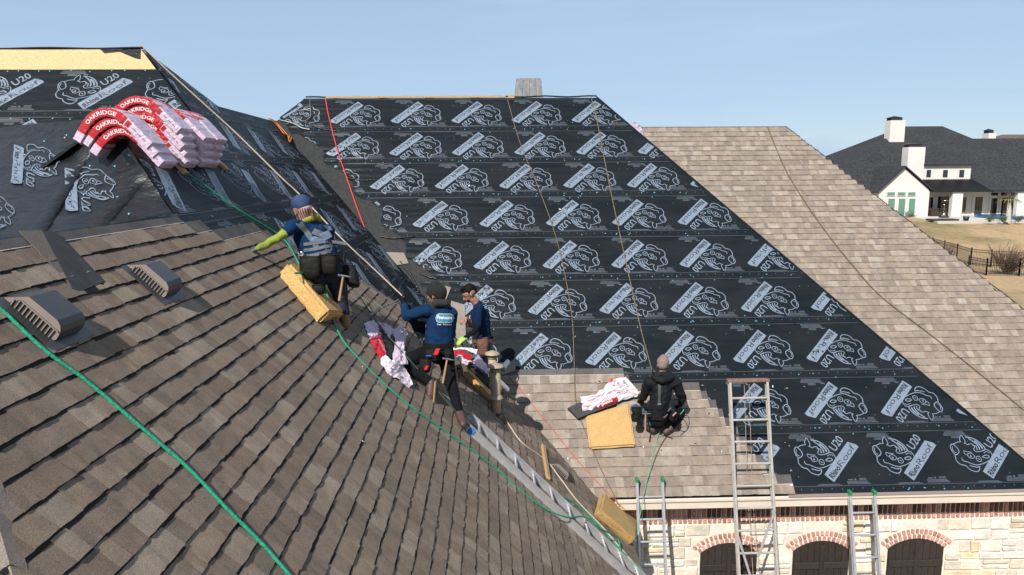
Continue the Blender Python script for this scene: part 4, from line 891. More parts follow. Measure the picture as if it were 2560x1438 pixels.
foam('foam_pad', 'long yellow foam wedge under the kneeling worker in the blue cap', [*wq, Lh(690, 690, .02) + fL.n * .16, Lh(790, 815, .02) + fL.n * .17, Lh(872, 795, .03) + fL.n * .05, Lh(800, 668, .03) + fL.n * .05], M_FOAMB)
foam('foam_pad', 'yellow foam pad under the opened bundle behind the vent pipes', [Lh(1150, 940, .02), Lh(1222, 1015, .02), Lh(1255, 975, .02), Lh(1190, 905, .02), Lh(1150, 940, .11), Lh(1222, 1015, .10), Lh(1255, 975, .10), Lh(1190, 905, .11)])

# ================================================================== BUNDLES AND WRAPPERS
def bundle(name, label, path, yc, wid, th, group, red=(.12, .62), txt=True):
    """wrapped bundle of shingles bent over the small ridge; path in x-z, extruded along y"""
    P = spline([(x, 0, z) for x, z in path], 6)[:, [0, 2]]; T = np.gradient(P, axis=0); T /= np.linalg.norm(T, axis=1)[:, None]; N = np.stack([-T[:, 1], T[:, 0]], 1)
    s = np.concatenate([[0], np.cumsum(np.linalg.norm(np.diff(P, axis=0), axis=1))]); s /= s[-1]; n = len(P)
    root = empty(name, (P[n // 2][0], yc, P[n // 2][1]), label, 'shingle bundle', group)
    prof = [(-.5, .05), (-.505, .5), (-.5, .95), (-.485, 1.0), (0, 1.03), (.485, 1.0), (.5, .95), (.5, .05), (.485, 0), (-.485, 0)]
    def sect(i, grow=0.0):
        e = min(1, min(s[i], 1 - s[i]) / .03 + .72); return [np.array([P[i][0] + N[i][0] * h * th * e, yc + y * (wid + grow) * e, P[i][1] + N[i][1] * h * th * e]) for y, h in prof]
    def shell(i0, i1, mi, nm, grow=0.0):
        mb = MB(); rows = []
        for i in range(i0, i1 + 1): rows.append([q + RNG.normal(0, .0009, 3) for q in sect(i, grow)])
        k = len(prof); mb.add([q for r in rows for q in r], [(a * k + j, a * k + (j + 1) % k, (a + 1) * k + (j + 1) % k, (a + 1) * k + j) for a in range(len(rows) - 1) for j in range(k)], 0, smooth=False)
        mb.add(rows[0], [tuple(range(k))], 0); mb.add(rows[-1], [tuple(range(k))[::-1]], 0); return mb.build(nm, mi, root, fixn=True)
    shell(0, n - 1, M_PINK, 'wrapper'); i0 = int(np.searchsorted(s, red[0])); i1 = int(np.searchsorted(s, red[1])); band = shell(i0, i1, M_RED, 'red_band', .008)
    def mapface(u, v, y):   # u along the bundle 0..1, v across the edge face 0..1
        x = np.interp(u, s, P[:, 0]); z = np.interp(u, s, P[:, 1]); nx = np.interp(u, s, N[:, 0]); nz = np.interp(u, s, N[:, 1]); return np.stack([x + nx * v * th, np.full_like(x, y), z + nz * v * th], 1)
    yf = yc - (wid + .008) / 2 - .003
    if txt:
        V, F = text_mesh('OAKRIDGE', .02); L = .30; u = red[0] + .12 + V[:, 0] / V[:, 0].max() * L; v = .28 + V[:, 1] * .44
        mb = MB(); mb.add(mapface(u, v, yf), F); mb.build('lettering', M_WHITE, band)
        mb = MB(); u = np.array([red[1] + .03, red[1] + .075, red[1] + .075, red[1] + .03]); mb.add(mapface(u, np.array([.15, .15, .85, .85]), yf + .002), [(0, 1, 2, 3)]); mb.build('red_square', M_RED, root)
        mb = MB()
        for j in range(3): u0 = red[1] + .12 + j * .07; mb.add(mapface(np.array([u0, u0 + .04, u0 + .04, u0]), np.array([.5, .5, .62, .62]), yf + .002), [(0, 1, 2, 3)])
        mb.build('small_print', M_DKPRINT, root)
    return root
RX, RZ = -3.52, EYE[2] + .56
def bpath(j, sh=0.0, drop=0.0, left=0.0):
    base = [(-.34, -.13 - left), (-.26, -.05 - left * .5), (-.17, .02), (-.08, .06), (.02, .055), (.11, .0), (.20, -.085), (.28, -.165), (.345, -.225)]
    o = j * .079
    return [(RX + sh + x * .80 + .35 * o * (x + .1), RZ - drop + z + o + .03) for x, z in base]
g_ = 'bundles draped over the small ridge'
names = ['lowest', 'middle', 'top']
for j in range(3): bundle('shingle_bundle', '%s of the three wrapped shingle bundles in the stack nearest the camera' % names[j], bpath(j, .20 + .05 * (2 - j), .28, .05 * (j == 2)), 6.70 - .015 * j, .30, .077, g_)
names = ['lowest', 'second lowest', 'middle', 'second highest', 'highest']
for j in range(5): bundle('shingle_bundle', '%s of the five red banded bundles in the tall middle stack' % names[j], bpath(j, .26 - .02 * j, .27), 7.30 + .02 * (j % 2), .30, .077, g_)
names = ['lowest', 'second lowest', 'third lowest', 'top']
for j in range(4): bundle('shingle_bundle', '%s pink bundle of the stack just behind the tall one' % names[j], bpath(j, .27, .26), 7.66 + .02 * (j % 2), .29, .077, g_, txt=False)
for j in range(4): bundle('shingle_bundle', '%s pink bundle of the farthest stack, right end in shade' % names[j], bpath(j, .22 + .02 * j, .26), 8.0, .29, .077, g_, txt=False)
def sheet(P0, P1, n, nrm, amp, seed, th=.006, k=10):
    """crumpled plastic between two polylines"""
    r = np.random.default_rng(seed); A = spline(P0, n); B = spline(P1, n); m = min(len(A), len(B)); A = A[np.linspace(0, len(A) - 1, m).astype(int)]; B = B[np.linspace(0, len(B) - 1, m).astype(int)]
    t = np.linspace(0, 1, k)[:, None, None]; G = (1 - t) * A[None] + t * B[None]; w = r.normal(0, 1, (k, m)); w = (w + np.roll(w, 1, 0) + np.roll(w, 1, 1)) / 2
    puff = np.sin(np.pi * np.linspace(0, 1, k))[:, None]; G = G + (nrm * (amp * (w * .6 + 1.1 * puff))[..., None]) + r.normal(0, amp * .22, G.shape); return G
def wrapper_piece(parent, name, m, P0, P1, nrm, amp, seed, k=10):
    mb = MB(); mb.grid(sheet(P0, P1, 5, nrm, amp, seed, k=k), smooth=False); return mb.build(name, m, parent)
# open wrapper on the right-facing slope
R3 = lambda zx, zy, h=.03, fr=fL: fr.hit(880 + zx / 3.269, 660 + zy / 3.269) + fr.n * h
c = R3(250, 780); w1 = empty('torn_wrapper', tuple(c), 'open pink and red bundle wrapper lying on the shingles left of the standing worker', 'wrapper')
wrapper_piece(w1, 'pink_side', M_PINK, [R3(82, 505), R3(105, 570), R3(130, 630)], [R3(150, 488, .06), R3(175, 560, .07), R3(205, 610, .07)], fL.n, .012, 1)
rb_ = wrapper_piece(w1, 'red_band', M_RED, [R3(130, 630), R3(160, 710), R3(210, 795)], [R3(205, 612, .07), R3(215, 690, .08), R3(240, 785, .07)], fL.n, .010, 2)
wrapper_piece(w1, 'pink_side', M_WHITEW, [R3(210, 795), R3(265, 900), R3(360, 965), R3(455, 1025)], [R3(240, 785, .06), R3(300, 855, .1), R3(390, 880, .08), R3(470, 1010)], fL.n, .016, 3)
wrapper_piece(w1, 'pink_side', M_PINK, [R3(285, 600, .1), R3(300, 700, .1), R3(290, 840, .09), R3(330, 880, .08)], [R3(325, 562, .14), R3(372, 640, .16), R3(360, 770, .14), R3(400, 880, .1)], fL.n, .018, 4)
wrapper_piece(w1, 'pink_side', M_PINK, [R3(150, 490, .06), R3(200, 530, .06), R3(270, 640, .05)], [R3(180, 535, .04), R3(240, 545, .1), R3(290, 600, .12)], fL.n, .014, 5)
q = MB(); q.prism([R3(225, 620, .03), R3(290, 610, .03), R3(330, 800, .03), R3(245, 800, .03)], fL.n * .03); q.build('shingles_inside', M_SHB, w1, fixn=True)
V, F = text_mesh('OAKRIDGE', .02); e0 = R3(165, 665, .085); e1 = R3(215, 770, .085); ex = (e1 - e0); Lw = np.linalg.norm(ex); ex /= Lw; ey = np.cross(fL.n, ex); mb = MB(); mb.add([e0 + ex * (x / V[:, 0].max() * Lw) + ey * (y * .035 - .01) + fL.n * .012 for x, y in V], F); mb.build('lettering', M_WHITE, rb_)
# opened bundle in front of the crouching worker
c = R3(950, 780, .1); w2 = empty('opened_bundle', tuple(c), 'opened red and white bundle on yellow foam in front of the crouching worker', 'shingle bundle')
D3 = lambda zx, zy, Y: at(880 + zx / 3.269, 660 + zy / 3.269, Y)
nv = np.array([-.25, -.55, .8])
rb_ = wrapper_piece(w2, 'red_band', M_RED, [D3(825, 735, 8.85), D3(890, 765, 8.8), D3(960, 800, 8.75)], [D3(840, 700, 9.05), D3(920, 715, 9.05), D3(1000, 755, 9.0)], nv, .012, 6)
wrapper_piece(w2, 'white_side', M_WHITEW, [D3(805, 665, 9.1), D3(830, 700, 9.08), D3(920, 700, 9.1), D3(1015, 740, 9.1)], [D3(820, 655, 9.2), D3(850, 690, 9.25), D3(950, 685, 9.25), D3(1030, 700, 9.2)], nv, .014, 7)
wrapper_piece(w2, 'white_side', M_WHITEW, [D3(850, 760, 8.8), D3(880, 800, 8.7), D3(930, 830, 8.7)], [D3(890, 745, 8.82), D3(930, 780, 8.75), D3(985, 800, 8.75)], nv, .018, 8)
wrapper_piece(w2, 'pink_side', M_PINK, [D3(985, 800, 8.75), D3(1040, 850, 8.75), D3(1110, 900, 8.8)], [D3(1030, 745, 8.95), D3(1080, 800, 8.95), D3(1130, 870, 8.95)], nv, .014, 9)
q = MB(); q.prism([D3(940, 830, 8.78), D3(1000, 830, 8.85), D3(1125, 930, 8.85), D3(1120, 1010, 8.7)], (0, .04, -.035)); q.build('shingles_inside', M_SHB, w2, fixn=True)
# wrapper and shingles above the square pad
R4 = lambda zx, zy, h=.03: fA.hit(1360 + zx / 3.595, 860 + zy / 3.595) + fA.n * h
c = R4(560, 520); w3 = empty('torn_wrapper', tuple(c), 'crumpled white and red wrapper over black shingles beside the seated worker', 'wrapper')
q = MB(); q.prism([R4(208, 598, .05), R4(300, 690, .05), R4(640, 560, .05), R4(570, 420, .05)], fA.n * .05); q = q.build('shingles_inside', M_SHB, w3, fixn=True)
for i in range(3): a_ = .25 + .25 * i; b_ = MB(); p = R4(208 + 92 * a_, 598 + 92 * a_, .102); p2 = R4(570 + 70 * a_, 420 + 140 * a_, .102); b_.beam(p, p2, .012, .006, fA.n); b_.build('seal_strip', M_LEAD, q)
wrapper_piece(w3, 'white_side', M_WHITEW, [R4(345, 640, .1), R4(470, 610, .1), R4(600, 560, .1), R4(720, 520, .1), R4(840, 490, .1)], [R4(318, 505, .14), R4(460, 480, .16), R4(590, 370, .16), R4(720, 335, .14), R4(830, 450, .12)], fA.n, .022, 10, 14)
rb_ = wrapper_piece(w3, 'red_band', M_RED, [R4(475, 612, .10), R4(560, 582, .11), R4(655, 542, .11)], [R4(490, 580, .15), R4(560, 545, .16), R4(645, 512, .16)], fA.n, .006, 11)
wrapper_piece(w3, 'red_corner', M_RED, [R4(575, 385, .17), R4(600, 375, .18)], [R4(580, 355, .17), R4(605, 350, .18)], fA.n, .006, 12)
V, F = text_mesh('OAKRIDGE', .02); e0 = R4(500, 588, .145); e1 = R4(600, 548, .15); ex = (e1 - e0); Lw = np.linalg.norm(ex); ex /= Lw; ey = np.cross(fA.n, ex); mb = MB(); mb.add([e0 + ex * (x / V[:, 0].max() * Lw) + ey * (y * .03 - .012) + fA.n * .02 for x, y in V], F); mb.build('lettering', M_WHITE, rb_)
mb = MB(); r5 = np.random.default_rng(5)
for _ in range(16): p = R4(r5.uniform(560, 760), r5.uniform(380, 470), .20); mb.box(p, (r5.uniform(.015, .05), .008, .004), [fA.u, fA.v, fA.n])
tag(mb.build('small_print', M_DKPRINT, w3), kind='stuff')
# wrapper caught behind the right hip
c = at(1590, 330, 15.9); w4 = empty('torn_wrapper', tuple(c), 'pink wrapper bulging up behind the right end of the black slope', 'wrapper')
wrapper_piece(w4, 'pink_side', M_PINK, [at(1568, 315, 15.9), at(1590, 340, 15.9), at(1608, 352, 15.9)], [at(1586, 306, 16.2), at(1604, 318, 16.3), at(1612, 345, 16.2)], np.array([0, -.6, .8]), .02, 13)
wrapper_piece(w4, 'white_side', M_WHITEW, [at(1586, 306, 16.2), at(1604, 318, 16.3), at(1612, 345, 16.2)], [at(1580, 320, 16.6), at(1600, 330, 16.7), at(1608, 350, 16.6)], np.array([0, -.6, .8]), .02, 14)

# ================================================================== NEIGHBOURING HOUSE
NY = 88.0
nb = empty('white_house', (at(2400, 550, NY)[0], NY, 2.0), 'white stucco house with charcoal roof and covered patio across the lawn', 'house')
def NP(x, y, Y): return at(x, y, Y)
ze = NP(2400, 478, NY + 2)[2]; xl = NP(2030, 478, NY + 2)[0]; xr = NP(2900, 478, NY + 2)[0]; zr = NP(2300, 316, NY + 15)[2]; x1, x2 = NP(2258, 316, NY + 15)[0], NP(2356, 316, NY + 15)[0]
zr2 = NP(2480, 347, NY + 13)[2]; kf = (zr - ze) / 13.0
mb = MB(); xh = xl + (zr - ze) / kf; 
mb.add([(xl, NY + 2, ze), (xr, NY + 2, ze), (x2 + (zr - zr2) / kf + .0, NY + 2 + (zr2 - ze) / kf, zr2), (x2, NY + 15, zr), (x1, NY + 15, zr), (xl - .0, NY + 28, ze), (xr, NY + 2 + (zr2 - ze) / kf, zr2), (xr, NY + 28, ze), (x2 + (zr - zr2) / kf, NY + 28 - (zr2 - ze) / kf, zr2)],
       [(0, 1, 6, 2, 3, 4), (0, 4, 5), (4, 3, 8, 7, 5), (3, 2, 8), (2, 6, 8), (6, 1, 7), (8, 6, 7)])
nroof = mb.build('roof', M_GROOF, nb)
def nbox(name, m, x0, x1, y0, y1, Y, dep, parent=None, off=0.0):
    p = NP(x0, y0, Y); q = NP(x1, y1, Y); b = MB(); b.box(((p[0] + q[0]) / 2, Y + dep / 2 - off, (p[2] + q[2]) / 2), (abs(q[0] - p[0]), dep, abs(p[2] - q[2]))); return b.build(name, m, parent or nb)
p = NP(2190, 478, NY + 4.6); b = MB(); b.box(((xl + xr) / 2, NY + 14.7, (2 + ze) / 2 - .1), (xr - xl - 1.0, 24.6, ze - 2 + .1)); nwall = b.build('wall', M_STUCCOS, nb)
# gabled wing
gl, gr, gp = NP(2198, 478, NY), NP(2322, 474, NY), NP(2261, 420, NY)
b = MB(); b.prism([(gl[0], NY, 1.7), (gr[0], NY, 1.7), (gr[0], NY, gr[2]), (gp[0], NY, gp[2]), (gl[0], NY, gl[2])], (0, 6, 0)); gw = b.build('gable_wing', M_STUCCO, nb, fixn=True)
ov = .35
for sgn, e in ((-1, gl), (1, gr)):
    d = np.array([e[0] - gp[0], 0, e[2] - gp[2]]); d *= 1 + .5 / np.linalg.norm(d)
    b = MB(); b.prism([(gp[0], NY - ov, gp[2] + .12), (gp[0] + d[0], NY - ov, gp[2] + d[2] + .12), (gp[0] + d[0], NY + 9, gp[2] + d[2] + .12), (gp[0], NY + 9, gp[2] + .12)], (0, 0, .14)); b.build('gable_roof', M_GROOF, nb, fixn=True)
for (x0, x1) in ((2217, 2237), (2243, 2263), (2269, 2288)):
    for (y0, y1) in ((497, 540), (481, 490)):
        w = nbox('window', M_GLASSG, x0, x1, y0, y1, NY, .1, off=.05)
        for (a0, a1, c0_, c1_) in ((x0 - 1, x1 + 1, y0 - 1, y0), (x0 - 1, x1 + 1, y1, y1 + 1), (x0 - 1, x0, y0, y1), (x1, x1 + 1, y0, y1)): nbox('frame', M_STUCCO, a0, a1, c0_, c1_, NY, .1, w, off=.09)
# chimneys
for (x0, x1, y0, y1, Y) in ((2227, 2258, 301, 380, NY + 11.6), (2272, 2307, 368, 455, NY + 3.4), (2472, 2486, 333, 380, NY + 16)):
    c_ = nbox('chimney', M_STUCCO, x0, x1, y0, y1, Y, 1.4); nbox('cap_screen', M_VENTD, x0 + 2, x1 - 2, y0 - 7, y0, Y + .1, 1.2, c_)
    pa, pb = NP(x0, y0 - 7, Y), NP(x1, y0 - 7, Y); zt = NP(x0, y0 - 12, Y)[2]; b = MB(); b.add([(pa[0], Y, pa[2]), (pb[0], Y, pa[2]), (pb[0], Y + 1.4, pa[2]), (pa[0], Y + 1.4, pa[2]), ((pa[0] + pb[0]) / 2, Y + .7, zt)], [(0, 1, 4), (1, 2, 4), (2, 3, 4), (3, 0, 4), (3, 2, 1, 0)]); b.build('cap_hood', M_MROOF, c_)
# dormer with a shed roof
dl, dr_ = NP(2308, 450, NY + 3.6), NP(2425, 450, NY + 3.6); zt = NP(2360, 414, NY + 3.6)[2]
b = MB(); b.prism([(dl[0], NY + 3.6, dl[2] - 1), (dl[0], NY + 3.6, zt), (dl[0], NY + 9, zt + .4), (dl[0], NY + 9, dl[2] - 1)], (dr_[0] - dl[0], 0, 0)); dm = b.build('dormer', M_STUCCO, nb, fixn=True)
b = MB(); b.prism([(dl[0] - .2, NY + 3.2, zt + .02), (dl[0] - .2, NY + 3.2, zt + .2), (dl[0] - .2, NY + 10, zt + .6), (dl[0] - .2, NY + 10, zt + .4)], (dr_[0] - dl[0] + .5, 0, 0)); b.build('dormer_roof', M_GROOF, dm, fixn=True)
for (x0, x1) in ((2317, 2326), (2358, 2368), (2399, 2409)): nbox('window', M_GLASSD, x0, x1, 425, 443, NY + 3.6, .1, dm, off=.05)
# metal patio roof, columns, back wall glazing
pl, pr = NP(2325, 479, NY), NP(2760, 479, NY); zt = NP(2400, 448, NY + 3.6)[2]
b = MB(); b.prism([(pl[0], NY - .3, ze - .05), (pl[0], NY - .3, ze + .15), (pl[0], NY + 3.7, zt), (pl[0], NY + 3.7, zt - .3)], (NP(2482, 479, NY)[0] - pl[0], 0, 0)); mr_ = b.build('patio_roof', M_MROOF, nb, fixn=True)
for i in range(26):
    xx = pl[0] + .3 * i + .1
    if xx < NP(2480, 479, NY)[0]: b = MB(); b.beam((xx, NY - .3, ze + .17), (xx, NY + 3.6, zt + .02), .05, .06); b.build('standing_seam', M_MROOF, mr_)
b = MB(); b.box(((NP(2482, 479, NY)[0] + xr) / 2, NY + 1.2, ze + .05), (xr - NP(2482, 479, NY)[0], 3.0, .25)); b.build('patio_roof', M_GROOF, nb)
for (x0, x1) in ((2309, 2318), (2383, 2402), (2546, 2566)): nbox('column', M_STUCCO, x0, x1, 478, 552, NY - .1, .6)
for (x0, x1, y0, y1) in ((2316, 2333, 494, 540), (2340, 2376, 492, 540), (2404, 2416, 494, 530), (2433, 2457, 493, 543), (2474, 2494, 496, 534), (2500, 2519, 496, 534), (2524, 2543, 496, 534), (2476, 2495, 482, 489), (2501, 2518, 482, 489), (2525, 2544, 482, 489)):
    w = nbox('window', M_GLASSD, x0, x1, y0, y1, NY + 2.4, .12, off=.04)
    nbox('frame', M_STUCCO, x0 - 1.5, x0, y0 - 1, y1 + 1, NY + 2.4, .16, w, off=.08); nbox('frame', M_STUCCO, x1, x1 + 1.5, y0 - 1, y1 + 1, NY + 2.4, .16, w, off=.08)
# patio and garden
pd = MB(); q = [NP(2270, 566, NY - 6), NP(2900, 572, NY - 7)]
pd.prism([(NP(2260, 550, NY)[0], NY + 5, 2.06), (xr, NY + 5, 2.06), (xr, NY - 9.0, 2.06), (NP(2330, 560, NY - 8)[0], NY - 9.0, 2.06), (NP(2262, 550, NY)[0], NY - 3, 2.06)], (0, 0, -.5)); tag(pd.build('patio', M_CONC, None, fixn=True), kind='structure')
def gbox(name, label, cat, m, x0, x1, y0, y1, Y, dep, grp=None, z0=2.06):
    p = NP(x0, y0, Y); q = NP(x1, y1, Y); b = MB(); b.box(((p[0] + q[0]) / 2, Y + dep / 2, (max(p[2], z0 + .2) + z0) / 2), (abs(q[0] - p[0]), dep, max(.2, p[2] - z0)), bev=.04); return tag(b.build(name, m), label, cat, grp)
wp = MB(); pw0, pw1 = NP(2463, 562, NY - 4), NP(2532, 562, NY - 4); wp.box(((pw0[0] + pw1[0]) / 2, NY - 4.4, 2.25), (pw1[0] - pw0[0], 5.0, .4), bev=.05); tag(wp.build('raised_pool', M_POOL), 'blue raised swimming pool on the pale patio', 'pool')
for (x0, x1, y0, y1, Y, lb) in ((2324, 2352, 532, 546, NY + 1, 'brown wicker armchair left of the patio heater'), (2354, 2374, 534, 546, NY + 1.3, 'brown wicker chair right of the patio heater')):
    s_ = empty('patio_chair', tuple(NP((x0 + x1) / 2, y1, Y)), lb, 'chair', 'patio chairs'); p = NP(x0, y0, Y); q = NP(x1, y0, Y); wd = q[0] - p[0]
    for nm, dx, dz, sx, sy, sz, dy in (('seat', wd / 2, .3, wd, .8, .5, 0), ('backrest', wd / 2, .75, wd, .15, .45, .35), ('arm', .08, .65, .14, .8, .3, 0), ('arm', wd - .08, .65, .14, .8, .3, 0)): b = MB(); b.box((p[0] + dx, Y + dy, 2.06 + dz), (sx, sy, sz), bev=.03); b.build(nm, M_WICK, s_)
gbox('fire_pit', 'low dark stone fire pit on the lawn edge of the patio', 'fire pit', M_WICK, 2330, 2396, 573, 580, NY - 8, 1.4); gbox('fire_pit_box', 'dark box on top of the fire pit', 'box', M_WICK, 2353, 2371, 567, 574, NY - 8, .7, z0=2.4)
b = MB(); p = NP(2412, 581, NY - 8); b.lathe((p[0], NY - 8, 2.06), (0, 0, 1), [(.25, 0), (.34, .5), (.30, .5)], 12); tag(b.build('planter', M_IRON), 'dark empty planter pot beside the fire pit', 'planter')
ht = empty('patio_heater', tuple(NP(2358, 546, NY)), 'slim patio heater between the wicker chairs', 'heater'); p = NP(2358, 546, NY)
for nm, pf in (('base', [(.25, 0), (.22, .5)]), ('post', [(.04, .5), (.04, 1.9)]), ('hood', [(.45, 1.95), (.1, 2.1), (.02, 2.15)])): b = MB(); b.lathe((p[0], NY, 2.06), (0, 0, 1), pf, 12); b.build(nm, M_CHROME, ht)
# far roofs on the horizon
for i, (x0, x1, y0, y1, Y, lb) in enumerate(((2505, 2640, 334, 350, 140, 'brown tiled roof showing behind the charcoal roof'), (2060, 2120, 402, 432, 260, 'tiny distant brown roof beside the charcoal roof'))):
    f = empty('distant_house', tuple(NP((x0 + x1) / 2, 440, Y)), lb, 'house', 'far houses'); p, q = NP(x0, y1, Y), NP(x1, y1, Y); zt = NP(x0, y0, Y)[2]; w = q[0] - p[0]
    b = MB(); b.add([(p[0], Y, p[2]), (q[0], Y, p[2]), (q[0], Y + w * .7, p[2]), (p[0], Y + w * .7, p[2]), (p[0] + w * .25, Y + w * .35, zt), (p[0] + w * .8, Y + w * .35, zt)], [(0, 1, 5, 4), (1, 2, 5), (2, 3, 4, 5), (3, 0, 4)]); b.build('roof', M_BROOF, f)
    b = MB(); b.box(((p[0] + q[0]) / 2, Y + w * .35, (p[2] + gz(Y)) / 2), (w * .92, w * .64, p[2] - gz(Y))); b.build('wall', M_STUCCOS, f)
# iron fences
def fence(label, pts, hgt, n):
    f = empty('iron_fence', tuple(pts[0]), label, 'fence', 'iron fences on the lawn'); pk = MB()
    for (a, b_) in zip(pts[:-1], pts[1:]):
        a = np.array(a); b_ = np.array(b_); L = np.linalg.norm(b_ - a); k = max(1, int(round(L / 2.4)))
        for i in range(k + 1): p = a + (b_ - a) * i / k; b = MB(); b.box(p + (0, 0, hgt * .54), (.07, .07, hgt * 1.08)); b.build('post', M_IRON, f)
        for hh in (.12, .82, .97): b = MB(); b.beam(a + (0, 0, hgt * hh), b_ + (0, 0, hgt * hh), .03, .035); b.build('rail', M_IRON, f)
        m = int(L / .11)
        for i in range(m): p = a + (b_ - a) * (i + .5) / m; pk.box(p + (0, 0, hgt * .5), (.016, .016, hgt))
    tag(pk.build('pickets', M_IRON, f), kind='stuff')
G = lambda x, y: (lambda d: EYE + d * (-EYE[2] / d[2]))(ray(x, y))
def gpt(x, y, Y): p = at(x, y, Y); return np.array([p[0], Y, gz(Y)])
fence('black iron fence running back towards the neighbouring house', [gpt(2330, 620, 64), gpt(2425, 671, 57), gpt(2475, 682, 55.5), gpt(2700, 700, 52)], 1.35, 0)
fence('nearer black iron fence along the pale lawn at the right edge', [gpt(2420, 680, 53), gpt(2464, 697, 51), gpt(2546, 700, 50.5), gpt(2720, 712, 49)], 1.2, 0)
# plants
def bush(label, c, w, h, n, m, name='shrub', seed=0, bare=False, cat='shrub', grp='garden shrubs'):
    r = np.random.default_rng(seed); root = empty(name, tuple(c), label, cat, grp); st = MB(); lv = MB()
    for i in range(n):
        a = r.uniform(0, 6.28); tip = np.array(c) + np.array([math.cos(a) * w * r.uniform(.1, 1), math.sin(a) * w * r.uniform(.1, 1), h * r.uniform(.45, 1)]); mid = np.array(c) * .5 + tip * .5 + r.normal(0, w * .08, 3); st.tube([np.array(c), mid, tip], [.02 * h, .012 * h, .004 * h], 4)
        for k in range(6 if bare else 9):
            t = r.uniform(.4, 1); p = np.array(c) * (1 - t) + tip * t + r.normal(0, w * .12, 3)
            if bare: st.tube([mid, (mid + p) / 2 + r.normal(0, .03, 3), p + r.normal(0, w * .16, 3)], [.008 * h, .005 * h, .003 * h], 3)
            else: d = r.normal(0, 1, 3); d /= np.linalg.norm(d); e = np.cross(d, r.normal(0, 1, 3)); e /= np.linalg.norm(e); s = .09 * h; lv.add([p - d * s, p + e * s * .45, p + d * s, p - e * s * .45], [(0, 1, 2, 3)])
    st.build('stems', M_TWIG, root)
    if lv.f: lv.build('foliage', m, root)
bush('bare brown shrub growing at the fence corner', gpt(2512, 702, 51.5), 1.7, 2.4, 60, M_LEAF, seed=1, bare=True, grp=None)
bush('thin bare shrub by the roof edge at the lawn', gpt(2372, 640, 60), 1.0, 1.6, 24, M_LEAF, seed=2, bare=True, grp=None)
for i, (x, y, Y, w, lb) in enumerate(((2275, 551, NY - .6, 1.2, 'low green shrub under the gable window'), (2471, 586, NY - 10, .7, 'small olive shrub left of the palm'), (2503, 586, NY - 10, .7, 'small olive shrub at the foot of the palm'), (2542, 584, NY - 10, .8, 'small green shrub right of the palm'))): p = at(x, y, Y); bush(lb, (p[0], Y, 2.0), w, .8, 26, M_LEAF, seed=10 + i)
p = at(2516, 582, NY - 10); pc = np.array([p[0], NY - 10, 2.0]); palm = empty('palm_tree', tuple(pc), 'young palm with pale trunk and yellow fronds beside the pool', 'palm tree')
b = MB(); b.tube([pc, pc + (.05, 0, 1.2), pc + (-.05, 0, 2.2)], [.32, .24, .18], 10); b.build('trunk', M_BARK, palm)
b = MB(); rr = np.random.default_rng(4)
for i in range(22):
    a = i * 2.4; L = rr.uniform(.9, 1.5); pts = [pc + (-.05 + math.cos(a) * L * t, math.sin(a) * L * t, 2.2 + .55 * math.sin(t * 2.2) - .35 * t * t * L) for t in np.linspace(0, 1, 6)]
    for j in range(5): 
        q0, q1 = np.array(pts[j]), np.array(pts[j + 1]); sd = np.array([-math.sin(a), math.cos(a), 0]) * .10 * (1 - j / 6); b.add([q0 - sd, q0 + sd, q1 + sd * .7 - (0, 0, .05), q1 - sd * .7 - (0, 0, .05)], [(0, 1, 2, 3)])
b.build('crown', M_PALM, palm)

# ================================================================== WORKERS
from mathutils.bvhtree import BVHTree
def capsule_mesh(caps):
    vs, fs = [], []
    for (p0, r0, p1, r1, _) in caps:
        p0 = np.array(p0, float); p1 = np.array(p1, float); d = p1 - p0; L = np.linalg.norm(d)
        d = d / L if L > 1e-6 else np.array([0, 0, 1.0]); a = np.array([1.0, 0, 0]) if abs(d[0]) < .8 else np.array([0, 1.0, 0]); a -= d * (a @ d); a /= np.linalg.norm(a); b = np.cross(d, a)
        n, m = 14, 5; rings = []
        for i in range(m + 1): t = math.pi / 2 * (1 - i / m); rings.append((p0 - d * r0 * math.sin(t), r0 * math.cos(t)))
        for i in range(m + 1): t = math.pi / 2 * (i / m); rings.append((p1 + d * r1 * math.sin(t), r1 * math.cos(t)))
        k = len(vs)
        for c, r in rings:
            for j in range(n): t = 2 * math.pi * j / n; vs.append(c + max(r, 1e-4) * (math.cos(t) * a + math.sin(t) * b))
        for i in range(len(rings) - 1):
            for j in range(n): fs.append((k + i * n + j, k + i * n + (j + 1) % n, k + (i + 1) * n + (j + 1) % n, k + (i + 1) * n + j))
        fs.append(tuple(k + j for j in range(n))[::-1]); fs.append(tuple(k + (len(rings) - 1) * n + j for j in range(n)))
    return vs, fs
